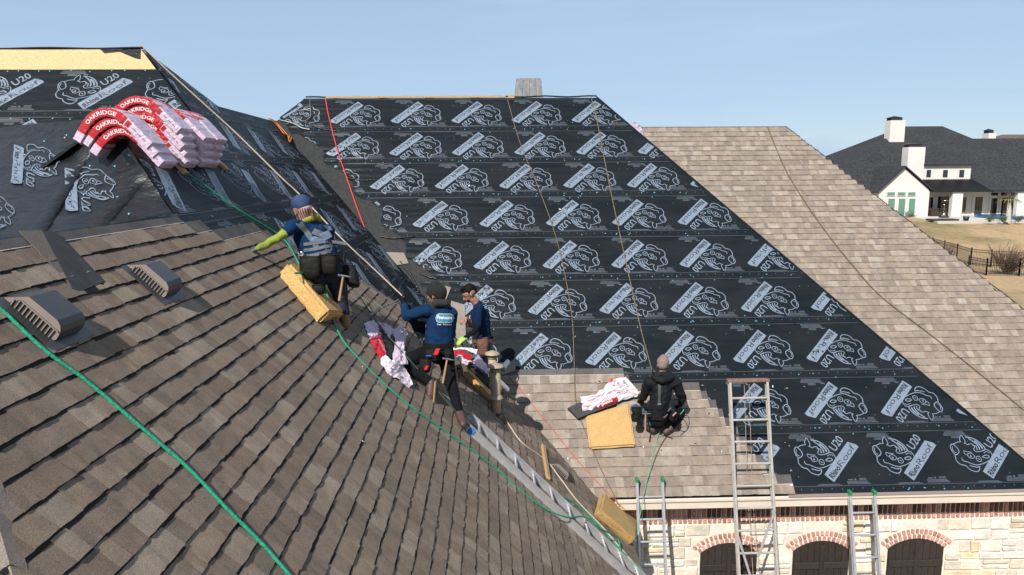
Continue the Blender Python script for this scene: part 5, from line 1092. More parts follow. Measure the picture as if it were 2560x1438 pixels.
def grow(name, caps, mats, parent, vox=.0085, smooth=6):
    """one continuous skin over the capsules; each face takes the cloth of the nearest limb"""
    vs, fs = capsule_mesh(caps); me = bpy.data.meshes.new(name); me.from_pydata([tuple(v) for v in vs], [], fs); o = bpy.data.objects.new(name, me); COL.objects.link(o)
    md = o.modifiers.new('r', 'REMESH'); md.mode = 'VOXEL'; md.voxel_size = vox; sm = o.modifiers.new('s', 'SMOOTH'); sm.factor = .5; sm.iterations = smooth
    ev = o.evaluated_get(bpy.context.evaluated_depsgraph_get()); me2 = bpy.data.meshes.new_from_object(ev); bpy.data.objects.remove(o); bpy.data.meshes.remove(me)
    tags = []; 
    for c in caps:
        if c[4] not in tags: tags.append(c[4])
    for t in tags: me2.materials.append(mats[t])
    n = len(me2.polygons); C = np.zeros(n * 3); me2.polygons.foreach_get('center', C); C = C.reshape(-1, 3); best = np.full(n, 1e9); idx = np.zeros(n, int)
    for (p0, r0, p1, r1, t) in caps:
        p0 = np.array(p0, float); d = np.array(p1, float) - p0; L2 = d @ d + 1e-9; u = np.clip(((C - p0) @ d) / L2, 0, 1); dist = np.linalg.norm(C - p0 - u[:, None] * d, axis=1) - (r0 + (r1 - r0) * u)
        w = dist < best; best[w] = dist[w]; idx[w] = tags.index(t)
    cloth = {'navy', 'tee', 'black', 'jacket', 'jean', 'djean', 'lime'}
    isc = np.array([t in cloth for t in tags])[idx]; nv_ = len(me2.vertices); wt = np.zeros(nv_); NV_ = np.zeros(nv_ * 3); me2.vertices.foreach_get('normal', NV_); NV_ = NV_.reshape(-1, 3); CO = np.zeros(nv_ * 3); me2.vertices.foreach_get('co', CO); CO = CO.reshape(-1, 3)
    if isc.any():
        for p, k in zip(me2.polygons, isc):
            if k:
                for vi in p.vertices: wt[vi] = 1
        fr_ = np.random.default_rng(len(caps)); hh = np.zeros(nv_)
        for _ in range(10):
            dv = fr_.normal(0, 1, 3); dv[2] *= 1.6; dv /= np.linalg.norm(dv); fq = fr_.uniform(28, 75); wq_ = fr_.normal(0, 1, 3) * 9
            hh += (1 - 2 * np.abs(np.sin(CO @ dv * fq * .5 + fr_.uniform(0, 6) + 1.6 * np.sin(CO @ wq_)))) * np.clip(np.sin(CO @ (fr_.normal(0, 1, 3) * 7) + fr_.uniform(0, 6)), 0, 1) * 30 / fq
        CO = CO + NV_ * (hh * wt * .0042)[:, None]; me2.vertices.foreach_set('co', CO.ravel())
    me2.polygons.foreach_set('material_index', idx.astype(np.int32)); me2.polygons.foreach_set('use_smooth', np.ones(n, bool))
    o0 = ORG[parent.name]; V = np.zeros(len(me2.vertices) * 3); me2.vertices.foreach_get('co', V); V = V.reshape(-1, 3); bvh = BVHTree.FromPolygons([Vector(v) for v in V], [tuple(p.vertices) for p in me2.polygons])
    me2.vertices.foreach_set('co', (V - o0).ravel()); me2.update(); me2.name = name
    ob = link(name, me2, parent); return ob, bvh
def hand(wr, direction, palm_n, side, tag_, curl=.5, s=.92):
    """palm, four unequal fingers with a knuckle bend, thumb from the side of the palm"""
    d = np.array(direction, float); d /= np.linalg.norm(d); n = np.array(palm_n, float); n -= d * (n @ d); n /= np.linalg.norm(n); w = np.cross(d, n) * side; wr = np.array(wr, float); caps = []
    for k in (-1, 0, 1): caps.append((wr + w * .016 * k * s, .019 * s, wr + d * .075 * s + w * .026 * k * s, .016 * s, tag_))
    for k, (off, L) in enumerate(((-.033, .062), (-.011, .072), (.011, .068), (.031, .052))):
        b = wr + d * .085 * s + w * off * s; e1 = b + (d * math.cos(curl * .8) + n * math.sin(curl * .8)) * L * .55 * s; e2 = e1 + (d * math.cos(curl * 1.9) + n * math.sin(curl * 1.9)) * L * .5 * s
        caps += [(b, .0105 * s, e1, .0095 * s, tag_), (e1, .0095 * s, e2, .008 * s, tag_)]
    b = wr + d * .03 * s - w * .030 * s; e1 = b + (d * .6 - w * .75 + n * .3) * .042 * s; e2 = e1 + (d * .85 - w * .2 + n * .45) * .034 * s
    return caps + [(b, .014 * s, e1, .0115 * s, tag_), (e1, .0115 * s, e2, .0095 * s, tag_)]
def head(c, look, upv, s=1.0, face='skin', ears=True):
    """skull, jaw, brow, nose and ears; look is where the face points"""
    c = np.array(c, float); f = np.array(look, float); f /= np.linalg.norm(f); u = np.array(upv, float); u -= f * (u @ f); u /= np.linalg.norm(u); r = np.cross(f, u)
    caps = [(c + u * .025 * s - f * .022 * s, .082 * s, c + u * .03 * s + f * .018 * s, .074 * s, face), (c - u * .02 * s + f * .03 * s, .058 * s, c - u * .068 * s + f * .052 * s, .036 * s, face), (c + f * .088 * s + u * .006 * s, .009 * s, c + f * .106 * s - u * .026 * s, .0135 * s, face),
            (c + f * .078 * s + u * .030 * s - r * .03 * s, .014 * s, c + f * .078 * s + u * .030 * s + r * .03 * s, .014 * s, face), (c + f * .080 * s - u * .055 * s - r * .014 * s, .011 * s, c + f * .080 * s - u * .055 * s + r * .014 * s, .011 * s, face)]
    if ears:
        for k in (-1, 1): caps.append((c + r * k * .076 * s + u * .012 * s - f * .004 * s, .012 * s, c + r * k * .079 * s - u * .026 * s, .010 * s, face))
    return caps, f, u, r
def band_ring(name, c, axis, ra, rb, h, m, parent, fdir, n=28, th=.006):
    """belt: an oval ring round the waist"""
    axis = np.array(axis, float); axis /= np.linalg.norm(axis); a = np.array(fdir, float); a -= axis * (a @ axis); a /= np.linalg.norm(a); b = np.cross(axis, a); mb = MB(); rows = []
    for hh, g in ((-h / 2, 0), (-h / 2, th), (h / 2, th), (h / 2, 0)): rows.append([np.array(c) + axis * hh + a * (ra + g) * math.cos(t) + b * (rb + g) * math.sin(t) for t in np.linspace(0, 2 * math.pi, n, endpoint=False)])
    mb.add([q for r in rows for q in r], [(i * n + j, i * n + (j + 1) % n, ((i + 1) % 4) * n + (j + 1) % n, ((i + 1) % 4) * n + j) for i in range(4) for j in range(n)], 0, smooth=False); return mb.build(name, m, parent, fixn=True)
def strap(name, bvh, pts, w, m, parent, view, lift=.006):
    """webbing laid on the body along a path"""
    P = spline(pts, 8); T = np.gradient(P, axis=0); view = np.array(view, float); A = []; B = []
    for p, t in zip(P, T):
        s = np.cross(t, view); s /= np.linalg.norm(s) + 1e-9
        for lst, k in ((A, -1), (B, 1)):
            q = p + s * w / 2 * k; h = bvh.ray_cast(Vector(q - view * .6), Vector(view)); q2 = np.array(h[0]) - view * lift if h[0] is not None else q; lst.append(q2)
    mb = MB(); A = np.array(A); B = np.array(B); mb.grid(np.stack([A, B])); mb.grid(np.stack([A + view * .004, A])); mb.grid(np.stack([B, B + view * .004])); return mb.build(name, m, parent)
def pouch(name, c, ax, size, m, parent, rim=M_LEATHD):
    """open leather pouch: tapered bag with a rounded bottom"""
    c = np.array(c, float); x, y, z = [np.array(q, float) / np.linalg.norm(q) for q in ax]; w, d, h = size; mb = MB(); rows = []
    for t, k in ((.5, 1.0), (.3, 1.03), (0, 1.0), (-.3, .9), (-.45, .72), (-.5, .4)):
        rows.append([c + z * h * t + x * w / 2 * k * math.copysign(abs(math.cos(a)) ** .6, math.cos(a)) + y * d / 2 * k * math.copysign(abs(math.sin(a)) ** .6, math.sin(a)) for a in np.linspace(0, 2 * math.pi, 16, endpoint=False)])
    n = 16; mb.add([q for r in rows for q in r], [(i * n + j, i * n + (j + 1) % n, (i + 1) * n + (j + 1) % n, (i + 1) * n + j) for i in range(5) for j in range(n)] + [tuple(5 * n + j for j in range(n))], 0, smooth=True)
    o = mb.build(name, m, parent); b = MB(); b.tube(np.array(rows[0] + rows[0][:1]), .005, 5, cap=False); b.build('rim', rim, o); return o
def on_body(bvh, p, view):
    h = bvh.ray_cast(Vector(np.array(p) - np.array(view) * .6), Vector(view)); return np.array(h[0]) if h[0] is not None else np.array(p)
def hammer(parent, top, bot, m=M_WOOD, headm=M_CHROME, view=(0, 1, 0)):
    top = np.array(top, float); bot = np.array(bot, float); b = MB(); b.tube([top, (top + bot) / 2, bot], [.010, .012, .013], 8); h = b.build('hammer_handle', m, parent); d = (bot - top) / np.linalg.norm(bot - top); s = np.cross(d, view); s /= np.linalg.norm(s)
    b = MB(); b.tube([top - s * .05, top - s * .03, top + s * .03, top + s * .075], [.016, .013, .012, .005], 8); b.build('hammer_head', headm, h)
CMAT = {'navy': M_NAVY, 'tee': M_NAVYT, 'black': M_BLACKC, 'jacket': M_BLKJ, 'jean': M_JEAN, 'djean': M_JEAND, 'skin': M_SKIN, 'lime': M_LIME, 'limeg': M_LIMEG, 'boot': M_BOOT, 'sole': M_SOLE, 'grey': M_GREYG, 'bglove': M_BLACKC, 'hair': M_HAIR, 'cap': M_CAPB, 'knit': M_BLKKNIT, 'beige': M_BEIGE, 'shoe': M_WHITE, 'tanb': mat('tan_boot_suede', (.26, .14, .07), .9), 'hood': mat('charcoal_fleece', (.022, .020, .020), .95), 'scarf': M_RED}
def J(x, y, Y): return at(x, y, Y)
VW = fw * 1.0
# ---- 1: kneeling, blue cap, reaching left
rt1 = empty('person', tuple(fL.hit(815, 770)), 'person in blue cap, navy shirt and lime sleeves kneeling on foam and reaching left', 'person')
hd, f_, u_, r_2 = head(J(755, 527, 7.08), (-.62, .74, -.30), (-.30, 0, 1), .98)
sl, sr = J(735, 566, 6.96), J(820, 578, 7.26); nk = J(768, 556, 7.12); ch = J(778, 592, 7.12); wa = J(800, 635, 7.06); pv = J(813, 672, 7.03)
el, wl_ = J(697, 594, 6.86), J(646, 621, 6.79); er, wr_ = J(818, 640, 7.42), J(757, 668, 7.16)
hl_, kl, al, tl_ = J(797, 684, 6.97), J(756, 706, 6.98), J(815, 778, 6.92), J(838, 800, 6.86); hr_, kr, ar_, tr_ = J(835, 684, 7.10), J(852, 740, 7.10), J(862, 790, 7.12), J(866, 812, 7.02)
caps = hd + [(nk, .055, J(758, 545, 7.1), .05, 'skin'), (sl, .075, sr, .075, 'navy'), (nk, .08, ch, .150, 'navy'), (ch - rt * .03, .150, wa - rt * .03, .140, 'navy'), (ch + rt * .03, .150, wa + rt * .04, .140, 'navy'), (wa, .150, pv, .165, 'navy'), (pv - rt * .03, .160, hl_, .12, 'djean'), (pv + rt * .04, .160, hr_, .125, 'djean'),
    (sl, .072, (sl + el) / 2, .056, 'navy'), ((sl + el) / 2, .054, el, .046, 'lime'), (el, .048, wl_, .036, 'lime'), (sr, .070, er, .052, 'navy'), (er, .046, wr_, .034, 'skin'),
    (hl_, .110, kl, .085, 'jean'), (kl, .075, al, .055, 'djean'), (al, .050, tl_, .040, 'tanb'), (hr_, .110, kr, .082, 'djean'), (kr, .074, ar_, .054, 'djean'), (ar_, .052, tr_, .044, 'tanb')]
caps += hand(wl_, J(627, 629, 6.79) - wl_, (.2, .1, -1), 1, 'grey', .25) + hand(wr_, J(743, 676, 7.12) - wr_, (-.3, -.2, -1), -1, 'skin', .9)
body, bv = grow('body', caps, CMAT, rt1)
hc = J(755, 520, 7.08)
cp = [(hc + u_ * .045 - f_ * .018, .090, hc + u_ * .050 + f_ * .012, .084, 'cap'), (hc + u_ * .022 - f_ * .035, .084, hc + u_ * .04 - f_ * .03, .086, 'cap'), (hc + u_ * .022 + f_ * .08 - r_2 * .04, .012, hc + u_ * .018 + f_ * .15, .012, 'cap'), (hc + u_ * .022 + f_ * .08 + r_2 * .04, .012, hc + u_ * .018 + f_ * .15, .012, 'cap')]; cp_o, _ = grow('cap', cp, CMAT, rt1, .008)
b = MB(); b.lathe(hc + u_ * .128, u_, [(.010, 0), (.006, .008)], 8); b.build('cap_button', M_CAPB, cp_o)
sc_m = mat('red_white_striped_cloth', (.62, .50, .46), .9)
cp = [(hc - f_ * .035 - u_ * .005, .078, nk + u_ * .03 - f_ * .01, .074, 'sc'), (hc + f_ * .025 - u_ * .03, .074, nk + u_ * .02 + f_ * .03, .064, 'sc')]; sc_o, sbv = grow('neck_scarf', cp, {'sc': sc_m}, rt1, .009)
for i in range(8): strap('stripe', sbv, [J(733 + i * 6, 521, 7.0), J(735 + i * 6, 534, 7.0), J(741 + i * 6, 551, 7.0)], .010, mat('red_cloth_stripe', (.36, .05, .04), .9), sc_o, VW, .003)
cp = [(J(772, 548, 7.08), .036, J(790, 540, 7.14), .036, 'lime'), (J(790, 540, 7.14), .036, J(798, 552, 7.2), .030, 'lime'), (J(760, 553, 7.02), .028, J(778, 547, 7.05), .034, 'lime')]; grow('hood', cp, CMAT, rt1, .009)
strap('harness_strap', bv, [J(752, 558, 7), J(775, 590, 7), J(800, 625, 7)], .05, M_GREYW, rt1, VW); strap('harness_strap', bv, [J(800, 560, 7), J(812, 590, 7), J(826, 628, 7)], .05, M_GREYW, rt1, VW)
strap('back_pad', bv, [J(790, 572, 7), J(810, 604, 7)], .19, M_GREYD, rt1, VW, .014); strap('back_pad_patch', bv, [J(784, 578, 7), J(812, 590, 7)], .06, M_GREYW, rt1, VW, .020)
for (y0, y1) in ((606, 600), (621, 614), (636, 628)): strap('harness_strap', bv, [J(762, y0 + 6, 7), J(795, y0 + 2, 7), J(830, y1, 7)], .032, M_GREYW, rt1, VW, .010)
strap('harness_strap', bv, [J(822, 604, 7), J(846, 606, 7), J(866, 610, 7)], .028, M_GREYW, rt1, VW, .012)
axb = (wa - pv) / np.linalg.norm(wa - pv); band_ring('tool_belt', pv + axb * .055, axb, .185, .215, .09, M_LEATHD, rt1, VW)
pouch('tool_pouch', on_body(bv, J(790, 672, 7), VW) - VW * .05, (rt, fw, up), (.21, .12, .22), M_LEATHD, rt1); pouch('tool_pouch', on_body(bv, J(834, 664, 7), VW) - VW * .045, (rt, fw, up), (.16, .11, .19), M_LEATHD, rt1); pouch('tool_pouch', J(878, 692, 7.02), (rt, fw, up - rt * .3), (.14, .10, .23), M_LEATHD, rt1)
for x_ in (808, 838, 862): b = MB(); q = on_body(bv, J(x_, 635, 7), VW) - VW * .03; b.tube([q, q - up * .05 - VW * .03, q - up * .11 - VW * .035 + rt * .01], .008, 6); b.build('hanging_strap', M_LEATHD, rt1)
b = MB(); q = J(745, 632, 6.9); b.tube(spline([q, q - up * .04 + rt * .02, q - up * .02 + rt * .05, q + up * .01 + rt * .03, q - up * .06 + rt * .04], 6), .012, 6); b.build('nail_coil', M_CHROME, rt1)
b = MB(); b.box(J(770, 723, 6.72), (.09, .06, .055), [rt, fw, up], bev=.015); b.build('yellow_pouch', M_YEL, rt1); pouch('nail_bag', J(797, 725, 6.72), (rt, fw, up), (.12, .09, .09), M_LEATHD, rt1)
hammer(rt1, J(858, 690, 6.88), J(848, 752, 6.84), M_SOLE)
# ---- 2: standing on the ladder top, black beanie, back print
rt2_ = empty('person', tuple(fL.hit(1150, 1060)), 'person in black beanie and navy sweatshirt standing with one knee up on the roof', 'person')
hd, f_, u_, r_2 = head(J(1090, 738, 7.80), (-.92, .42, -.12), (-.05, 0, 1), 1.0)
sl, sr = J(1068, 777, 7.70), J(1128, 784, 7.82); nk = J(1099, 765, 7.78); ch = J(1101, 800, 7.76); wa = J(1098, 842, 7.70); pv = J(1097, 870, 7.67)
el, wl_ = J(1016, 791, 7.76), J(1009, 757, 7.86); er, wr_ = J(1128, 836, 7.98), J(1085, 848, 8.12)
hl_, kl, al, tl_ = J(1080, 880, 7.62), J(1005, 906, 7.40), J(1078, 958, 7.28), J(1074, 1006, 7.22); hr_, kr, ar_, tr_ = J(1114, 884, 7.67), J(1126, 956, 7.50), J(1149, 1034, 7.27), J(1158, 1060, 7.10)
caps = hd + [(nk, .055, J(1094, 750, 7.79), .052, 'skin'), (sl, .078, sr, .078, 'navy'), (nk, .07, ch, .135, 'navy'), (ch, .160, wa, .148, 'navy'), (wa - rt * .03, .132, pv - rt * .02, .142, 'navy'), (wa + rt * .03, .132, pv + rt * .02, .142, 'navy'), (pv + (0, 0, -.02), .142, (hl_ + hr_) / 2, .13, 'black'),
    (sl, .078, el, .058, 'navy'), (el, .058, wl_ * .75 + el * .25, .045, 'navy'), (el * .2 + wl_ * .8, .040, wl_, .034, 'bglove'), (sr, .076, er, .056, 'navy'), (er, .054, wr_, .038, 'navy'),
    (hl_, .098, kl, .074, 'black'), (kl, .070, al, .050, 'black'), (al, .052, al * .4 + tl_ * .6, .050, 'boot'), (al * .4 + tl_ * .6, .048, tl_, .038, 'boot'), (hr_, .098, kr, .070, 'black'), (kr, .066, ar_, .050, 'black'), (ar_, .052, ar_ * .5 + tr_ * .5 - (0, 0, .01), .048, 'boot'), (ar_ * .5 + tr_ * .5 - (0, 0, .01), .046, tr_, .038, 'boot')]
caps += hand(wl_, (J(1005, 738, 7.95) - wl_), (-.6, .6, -.3), -1, 'bglove', 1.1) + hand(wr_, (-.6, .5, -.3), (0, 0, -1), 1, 'bglove', .8)
body, bv = grow('body', caps, CMAT, rt2_)
hc = J(1090, 736, 7.80)
grow('beanie', [(hc + u_ * .035 - f_ * .022, .093, hc + u_ * .04 + f_ * .016, .088, 'knit'), (hc + u_ * .085 - f_ * .01, .072, hc + u_ * .09 + f_ * .005, .065, 'knit'), (hc - f_ * .05 - u_ * .0, .078, hc - f_ * .055 + u_ * .03, .08, 'knit'), (hc + u_ * .012 + f_ * .02 - r_2 * .045, .046, hc + u_ * .012 + f_ * .02 + r_2 * .045, .046, 'knit')], CMAT, rt2_, .008)
grow('neck_gaiter', [(J(1080, 764, 7.74), .045, J(1118, 766, 7.82), .045, 'hood'), (J(1090, 758, 7.68), .045, J(1112, 758, 7.72), .045, 'hood'), (J(1075, 760, 7.82), .04, J(1085, 768, 7.7), .04, 'hood')], CMAT, rt2_, .009)
for k in (-1, 1): b = MB(); e = hc + f_ * .082 + u_ * .004 + r_2 * .030 * k; b.lathe(e, f_, [(.009, -.006), (.007, .002), (.001, .004)], 8); b.build('eye', M_BLACKC, rt2_)
# badge printed on the back
def on_back(cx, cy, V, sx, sy, bvh, Y, lift, tilt=.03):
    c0_ = J(cx, cy, Y); out = []
    for x, y in V: p = c0_ + rt * x * sx + up * (y * sy - x * sx * tilt); out.append(on_body(bvh, p, VW) - VW * lift)
    return out
def pill(n=9): a = np.linspace(-math.pi / 2, math.pi / 2, n); return [(.62 + .38 * math.cos(t), math.sin(t)) for t in a] + [(-.62 - .38 * math.cos(t), math.sin(t)) for t in a[::-1] * 1.0][::-1][::-1]
def fillpill(sx, sy, lift, m, nm):
    xs = np.linspace(-1, 1, 19); P = []
    for yy in np.linspace(-1, 1, 7): 
        for x in xs: ax = max(0, (abs(x) - .55) / .45); P.append((x, yy * math.sqrt(max(0, 1 - ax * ax))))
    mb = MB(); mb.add(on_back(1113, 795, P, sx, sy, bv, 7.7, lift), [(i * 19 + j, i * 19 + j + 1, (i + 1) * 19 + j + 1, (i + 1) * 19 + j) for i in range(6) for j in range(18)], 0, smooth=True); return mb.build(nm, m, rt2_)
bd = fillpill(.098, .050, .004, M_BADGE, 'back_badge'); fillpill(.090, .042, .006, M_TEAL, 'badge_field')
for body_, cx, cy, w, h, bold in (('Firehouse', 1113, 797, .150, .034, .03), ('ROOFING', 1116, 806, .05, .012, .0), ('Fast · Friendly', 1113, 812, .15, .017, .0)):
    V, F = text_mesh(body_, bold); k = w / V[:, 0].max(); mb = MB(); mb.add(on_back(cx, cy, [(x * k - w / 2, y * h) for x, y in V], 1, 1, bv, 7.7, .009), F); mb.build('lettering', M_WHITE, bd) if body_ != 'ROOFING' else None
axb = np.array([0, 0, 1.0]); band_ring('tool_belt', pv + (0, 0, .05), axb, .155, .170, .06, M_LEATHD, rt2_, VW)
pouch('tool_pouch', J(1063, 915, 7.42), (rt, fw, up), (.13, .09, .15), M_LEATHD, rt2_); pouch('tool_pouch', J(1080, 890, 7.44), (rt, fw, up), (.15, .09, .13), M_LEATHD, rt2_); pouch('tool_pouch', J(1120, 888, 7.47), (rt, fw, up), (.09, .06, .11), M_LEATHD, rt2_)
for (x_, y_, m_, sz) in ((1092, 880, M_REDP, (.05, .02, .07)), (1066, 920, M_REDP, (.035, .02, .05)), (1072, 890, M_BLUEP, (.06, .02, .015)), (1118, 880, M_LEATHD, (.05, .03, .06))): b = MB(); b.box(J(x_, y_, 7.36), sz, [rt, fw, up + rt * .4], bev=.006); b.build('tool', m_, rt2_)
hammer(rt2_, J(1118, 898, 7.34), J(1107, 958, 7.30), M_SOLE)
b = MB(); q = [J(1146, 912, 7.5), J(1150, 925, 7.48), J(1152, 940, 7.46)]; b.tube(q, [.03, .034, .026], 8); b.build('hanging_glove', M_BLACKC, rt2_)
band_ring('knee_pad', kl + (kl - hl_) * -.08, kl - hl_, .082, .082, .10, M_LEATHD, rt2_, VW)
b = MB(); b.box((al + tl_) / 2 + rt * .045 - VW * .0, (.018, .09, .25), [rt, fw, (al - tl_) / np.linalg.norm(al - tl_)], bev=.008); b.build('boot_sole', M_SOLE, rt2_)
# shovel-like scraper pole held in the left hand and a sheet of felt under the arm
sh = empty('roof_scraper', tuple(J(1003, 748, 7.92)), 'flat steel scraper on a thin shaft held by the standing worker', 'tool')
b = MB(); b.tube([J(1010, 742, 7.95), J(985, 755, 7.8), J(955, 770, 7.62)], .008, 6); b.build('shaft', M_GALV, sh); b = MB(); p = [J(958, 768, 7.63), J(952, 764, 7.62), J(925, 786, 7.46), J(930, 789, 7.47)]; b.prism(p, VW * .012); b.build('blade', M_GALV, sh, fixn=True)
b = MB(); G_ = sheet([J(1005, 760, 7.98), J(1020, 800, 7.9), J(1046, 848, 7.85)], [J(1062, 762, 8.05), J(1066, 790, 7.98), J(1062, 842, 7.92)], 6, np.array([0, -1, 0.]), .012, 21); b.grid(G_); fo = tag(b.build('loose_felt', M_FELT), 'loose flap of black underlayment under the standing workers raised arm', 'felt flap')
# ---- 3: crouching, dark hair, lime glove
rt3 = empty('person', tuple(fL.hit(1225, 950)), 'person with short dark hair and navy tee crouching, lime glove reaching down', 'person')
hd, f_, u_, r_2 = head(J(1174, 735, 9.55), (-.86, -.22, -.52), (-.45, -.05, .9), 1.02)
sl, sr = J(1197, 772, 9.46), J(1196, 768, 9.76); nk = J(1190, 757, 9.58); ch = J(1201, 790, 9.60); wa = J(1205, 828, 9.62); pv = J(1208, 856, 9.66)
el, wl_ = J(1192, 824, 9.36), J(1165, 843, 9.30); er, wr_ = J(1180, 812, 9.74), J(1166, 797, 9.62)
hl_, kl, al, tl_ = J(1204, 866, 9.58), J(1182, 918, 9.42), J(1240, 948, 9.72), J(1268, 974, 9.92); hr_, kr, ar_, tr_ = J(1216, 864, 9.76), J(1214, 918, 9.68), J(1255, 922, 10.05), J(1269, 905, 10.16)
caps = hd + [(nk, .058, J(1183, 748, 9.56), .054, 'skin'), (sl, .075, sr, .075, 'tee'), (nk + (.02, 0, -.02), .065, ch, .125, 'tee'), (ch, .135, wa, .120, 'tee'), (wa, .120, pv, .13, 'tee'), (pv, .135, (hl_ + hr_) / 2, .125, 'jean'),
    (sl, .072, sl * .3 + el * .7, .060, 'tee'), (sl * .35 + el * .65, .052, el, .046, 'black'), (el, .046, wl_, .036, 'black'), (sr, .07, er, .05, 'tee'), (er, .042, wr_, .032, 'skin'),
    (hl_, .092, kl, .07, 'jean'), (kl, .066, al, .048, 'jean'), (al, .046, tl_, .040, 'shoe'), (hr_, .092, kr, .07, 'jean'), (kr, .066, ar_, .048, 'jean'), (ar_, .044, tr_, .038, 'shoe')]
caps += hand(wl_, J(1146, 856, 9.26) - wl_, (-.3, .2, -1), 1, 'limeg', .35, 1.05) + hand(wr_, J(1158, 800, 9.58) - wr_, (0, 0, -1), -1, 'skin', .8)
body, bv = grow('body', caps, CMAT, rt3)
hc = J(1174, 733, 9.55); cp = [(hc + u_ * .045 - f_ * .030, .082, hc + u_ * .055 + f_ * .02, .072, 'hair'), (hc - f_ * .055 - u_ * .0, .060, hc - f_ * .05 + u_ * .03, .07, 'hair'), (hc + u_ * .10 + f_ * .03 - r_2 * .03, .034, hc + u_ * .085 + f_ * .07 + r_2 * .02, .026, 'hair')]
for k in (-1, 1): cp.append((hc + r_2 * .066 * k + u_ * .045, .028, hc + r_2 * .070 * k + u_ * .01 + f_ * .012, .014, 'hair'))
grow('hair', cp, CMAT, rt3, .008, 3)
for k in (-1, 1):
    b = MB(); e = hc + f_ * .080 + u_ * .006 + r_2 * .030 * k; b.lathe(e, f_, [(.010, -.006), (.008, .003), (.001, .005)], 8); b.build('eye', M_BLACKC, rt3)
    b = MB(); e = hc + f_ * .086 + u_ * .034 + r_2 * .032 * k; b.beam(e - r_2 * .018, e + r_2 * .018, .008, .008, u_); b.build('eyebrow', M_HAIR, rt3)
grow('beard', [(hc + f_ * .072 - u_ * .075 - r_2 * .02, .026, hc + f_ * .072 - u_ * .075 + r_2 * .02, .026, 'hair')], CMAT, rt3, .008)
band_ring('tool_belt', pv + (0, 0, .04), (0, 0, 1), .145, .155, .05, M_LEATHB, rt3, VW)
pouch('tool_pouch', J(1206, 862, 9.42), (rt, fw, up), (.16, .10, .19), M_LEATHB, rt3, M_BOOT); pouch('tool_pouch', J(1208, 880, 9.38), (rt, fw, up), (.12, .08, .11), M_LEATHB, rt3, M_BOOT); b = MB(); b.box(J(1200, 842, 9.40), (.07, .05, .06), [rt, fw, up], bev=.01); b.build('phone_case', M_LEATHD, rt3)
b = MB(); P_ = on_body(bv, J(1211, 772, 9.4), VW) - VW * .004; b.lathe(P_, -VW, [(.022, 0), (.020, .002)], 14); b.build('sleeve_badge', M_TEAL, rt3)
# ---- 4: seated facing up the slope, beige beanie, black jacket
rt4 = empty('person', tuple(fA.hit(1640, 1070)), 'person in beige beanie and black hooded jacket sitting with back to the camera', 'person')
hd, f_, u_, r_2 = head(J(1657, 914, 9.76), (.25, .85, -.45), (.1, .1, 1), .98)
sl, sr = J(1622, 958, 9.68), J(1690, 958, 9.70); nk = J(1657, 940, 9.72); ch = J(1654, 975, 9.68); wa = J(1646, 1015, 9.66); pv = J(1642, 1042, 9.68)
el, wl_ = J(1608, 992, 9.80), J(1602, 1002, 10.0); er, wr_ = J(1706, 996, 9.74), J(1700, 1012, 9.92)
hl_, kl, al, tl_ = J(1622, 1050, 9.70), J(1588, 1022, 9.92), J(1612, 1060, 9.74), J(1632, 1076, 9.70); hr_, kr, ar_, tr_ = J(1662, 1050, 9.70), J(1700, 1034, 9.92), J(1680, 1066, 9.74), J(1664, 1080, 9.70)
caps = hd + [(nk, .058, J(1657, 928, 9.75), .052, 'skin'), (sl, .085, sr, .085, 'jacket'), (nk, .075, ch, .140, 'jacket'), (ch, .155, wa, .140, 'jacket'), (wa, .142, pv, .148, 'jacket'), (pv, .145, (hl_ + hr_) / 2, .13, 'black'),
    (sl, .082, el, .064, 'jacket'), (el, .060, wl_, .042, 'jacket'), (sr, .082, er, .066, 'jacket'), (er, .060, wr_, .042, 'jacket'), (hl_, .095, kl, .074, 'jean'), (kl, .07, al, .05, 'jean'), (al, .048, tl_, .042, 'boot'), (hr_, .095, kr, .074, 'black'), (kr, .07, ar_, .05, 'black'), (ar_, .048, tr_, .042, 'boot')]
caps += hand(wl_, (-.1, .8, -.4), (0, 0, -1), 1, 'bglove', .6) + hand(wr_, (-.1, .8, -.4), (0, 0, -1), -1, 'bglove', .6)
body, bv = grow('body', caps, CMAT, rt4)
hc = J(1657, 912, 9.76); grow('beanie', [(hc + u_ * .035 - f_ * .02, .090, hc + u_ * .04 + f_ * .012, .088, 'beige'), (hc + u_ * .075, .072, hc + u_ * .085, .066, 'beige'), (hc - u_ * .01 - f_ * .04, .074, hc + u_ * .02 - f_ * .045, .078, 'beige')], CMAT, rt4, .008)
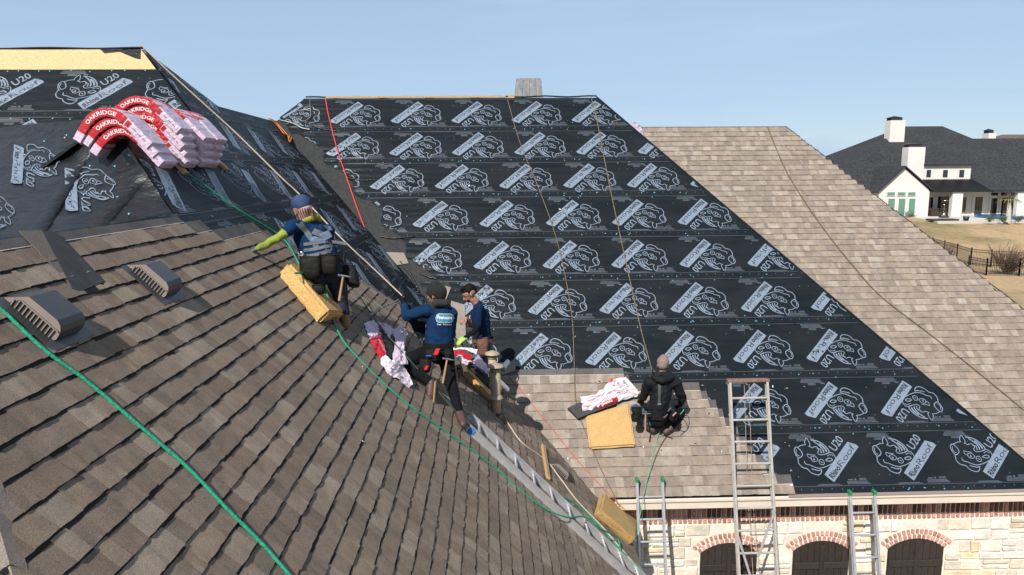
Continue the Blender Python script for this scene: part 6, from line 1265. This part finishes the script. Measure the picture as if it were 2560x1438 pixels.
grow('hood', [(J(1636, 946, 9.64), .05, J(1656, 952, 9.56), .052, 'jacket'), (J(1656, 952, 9.56), .052, J(1678, 944, 9.64), .05, 'jacket'), (J(1640, 936, 9.66), .04, J(1674, 935, 9.66), .04, 'jacket')], CMAT, rt4, .009)
strap('suspender', bv, [J(1648, 958, 9.6), J(1646, 985, 9.6), J(1645, 1006, 9.6)], .035, mat('dark_grey_webbing', (.05, .05, .052), .8), rt4, VW, .01); b = MB(); b.box(on_body(bv, J(1645, 1008, 9.6), VW) - VW * .016, (.05, .01, .025), [rt, fw, up]); b.build('buckle', M_CHROME, rt4)
band_ring('tool_belt', pv + (0, 0, .035), (0, 0, 1), .165, .185, .06, M_LEATHD, rt4, VW)
pouch('tool_pouch', J(1592, 1030, 9.58), (rt, fw, up), (.14, .10, .12), M_LEATHD, rt4); pouch('tool_pouch', J(1588, 1046, 9.56), (rt, fw, up), (.11, .09, .10), M_LEATHD, rt4); pouch('tool_pouch', J(1682, 1040, 9.58), (rt, fw, up), (.13, .10, .14), M_LEATHD, rt4)
hammer(rt4, J(1614, 1034, 9.46), J(1613, 1078, 9.44), M_SOLE)
for (x_, y_, m_) in ((1677, 1020, M_CHROME), (1668, 1036, M_CHROME), (1690, 1032, M_SOLE)): b = MB(); b.tube([J(x_, y_, 9.5), J(x_ - 8, y_ + 8, 9.46)], .013, 7); b.build('tool', m_, rt4)

# ================================================================== LITTER ON THE ROOF
db = MB(); rd = np.random.default_rng(31)
for i in range(70):
    if i < 40: fr, p = fA, fA.hit(rd.uniform(1280, 2000), rd.uniform(950, 1220))
    elif i < 55: fr, p = fA, fA.hit(rd.uniform(1100, 1800), rd.uniform(400, 880))
    else: fr, p = fL, fL.hit(rd.uniform(900, 1400), rd.uniform(820, 1250))
    s_ = rd.uniform(.006, .020); a = rd.uniform(0, 3.1); db.box(p + fr.n * .030, (s_ * rd.uniform(1, 2.5), s_, .004), [fr.u * math.cos(a) + fr.v * math.sin(a), fr.v * math.cos(a) - fr.u * math.sin(a), fr.n], m=int(rd.integers(4)))
tag(db.build('roof_litter', [M_SCR, M_SHB, M_WHITEW, M_SCR]), 'small chips and scraps scattered over the working area', 'litter', kind='stuff')
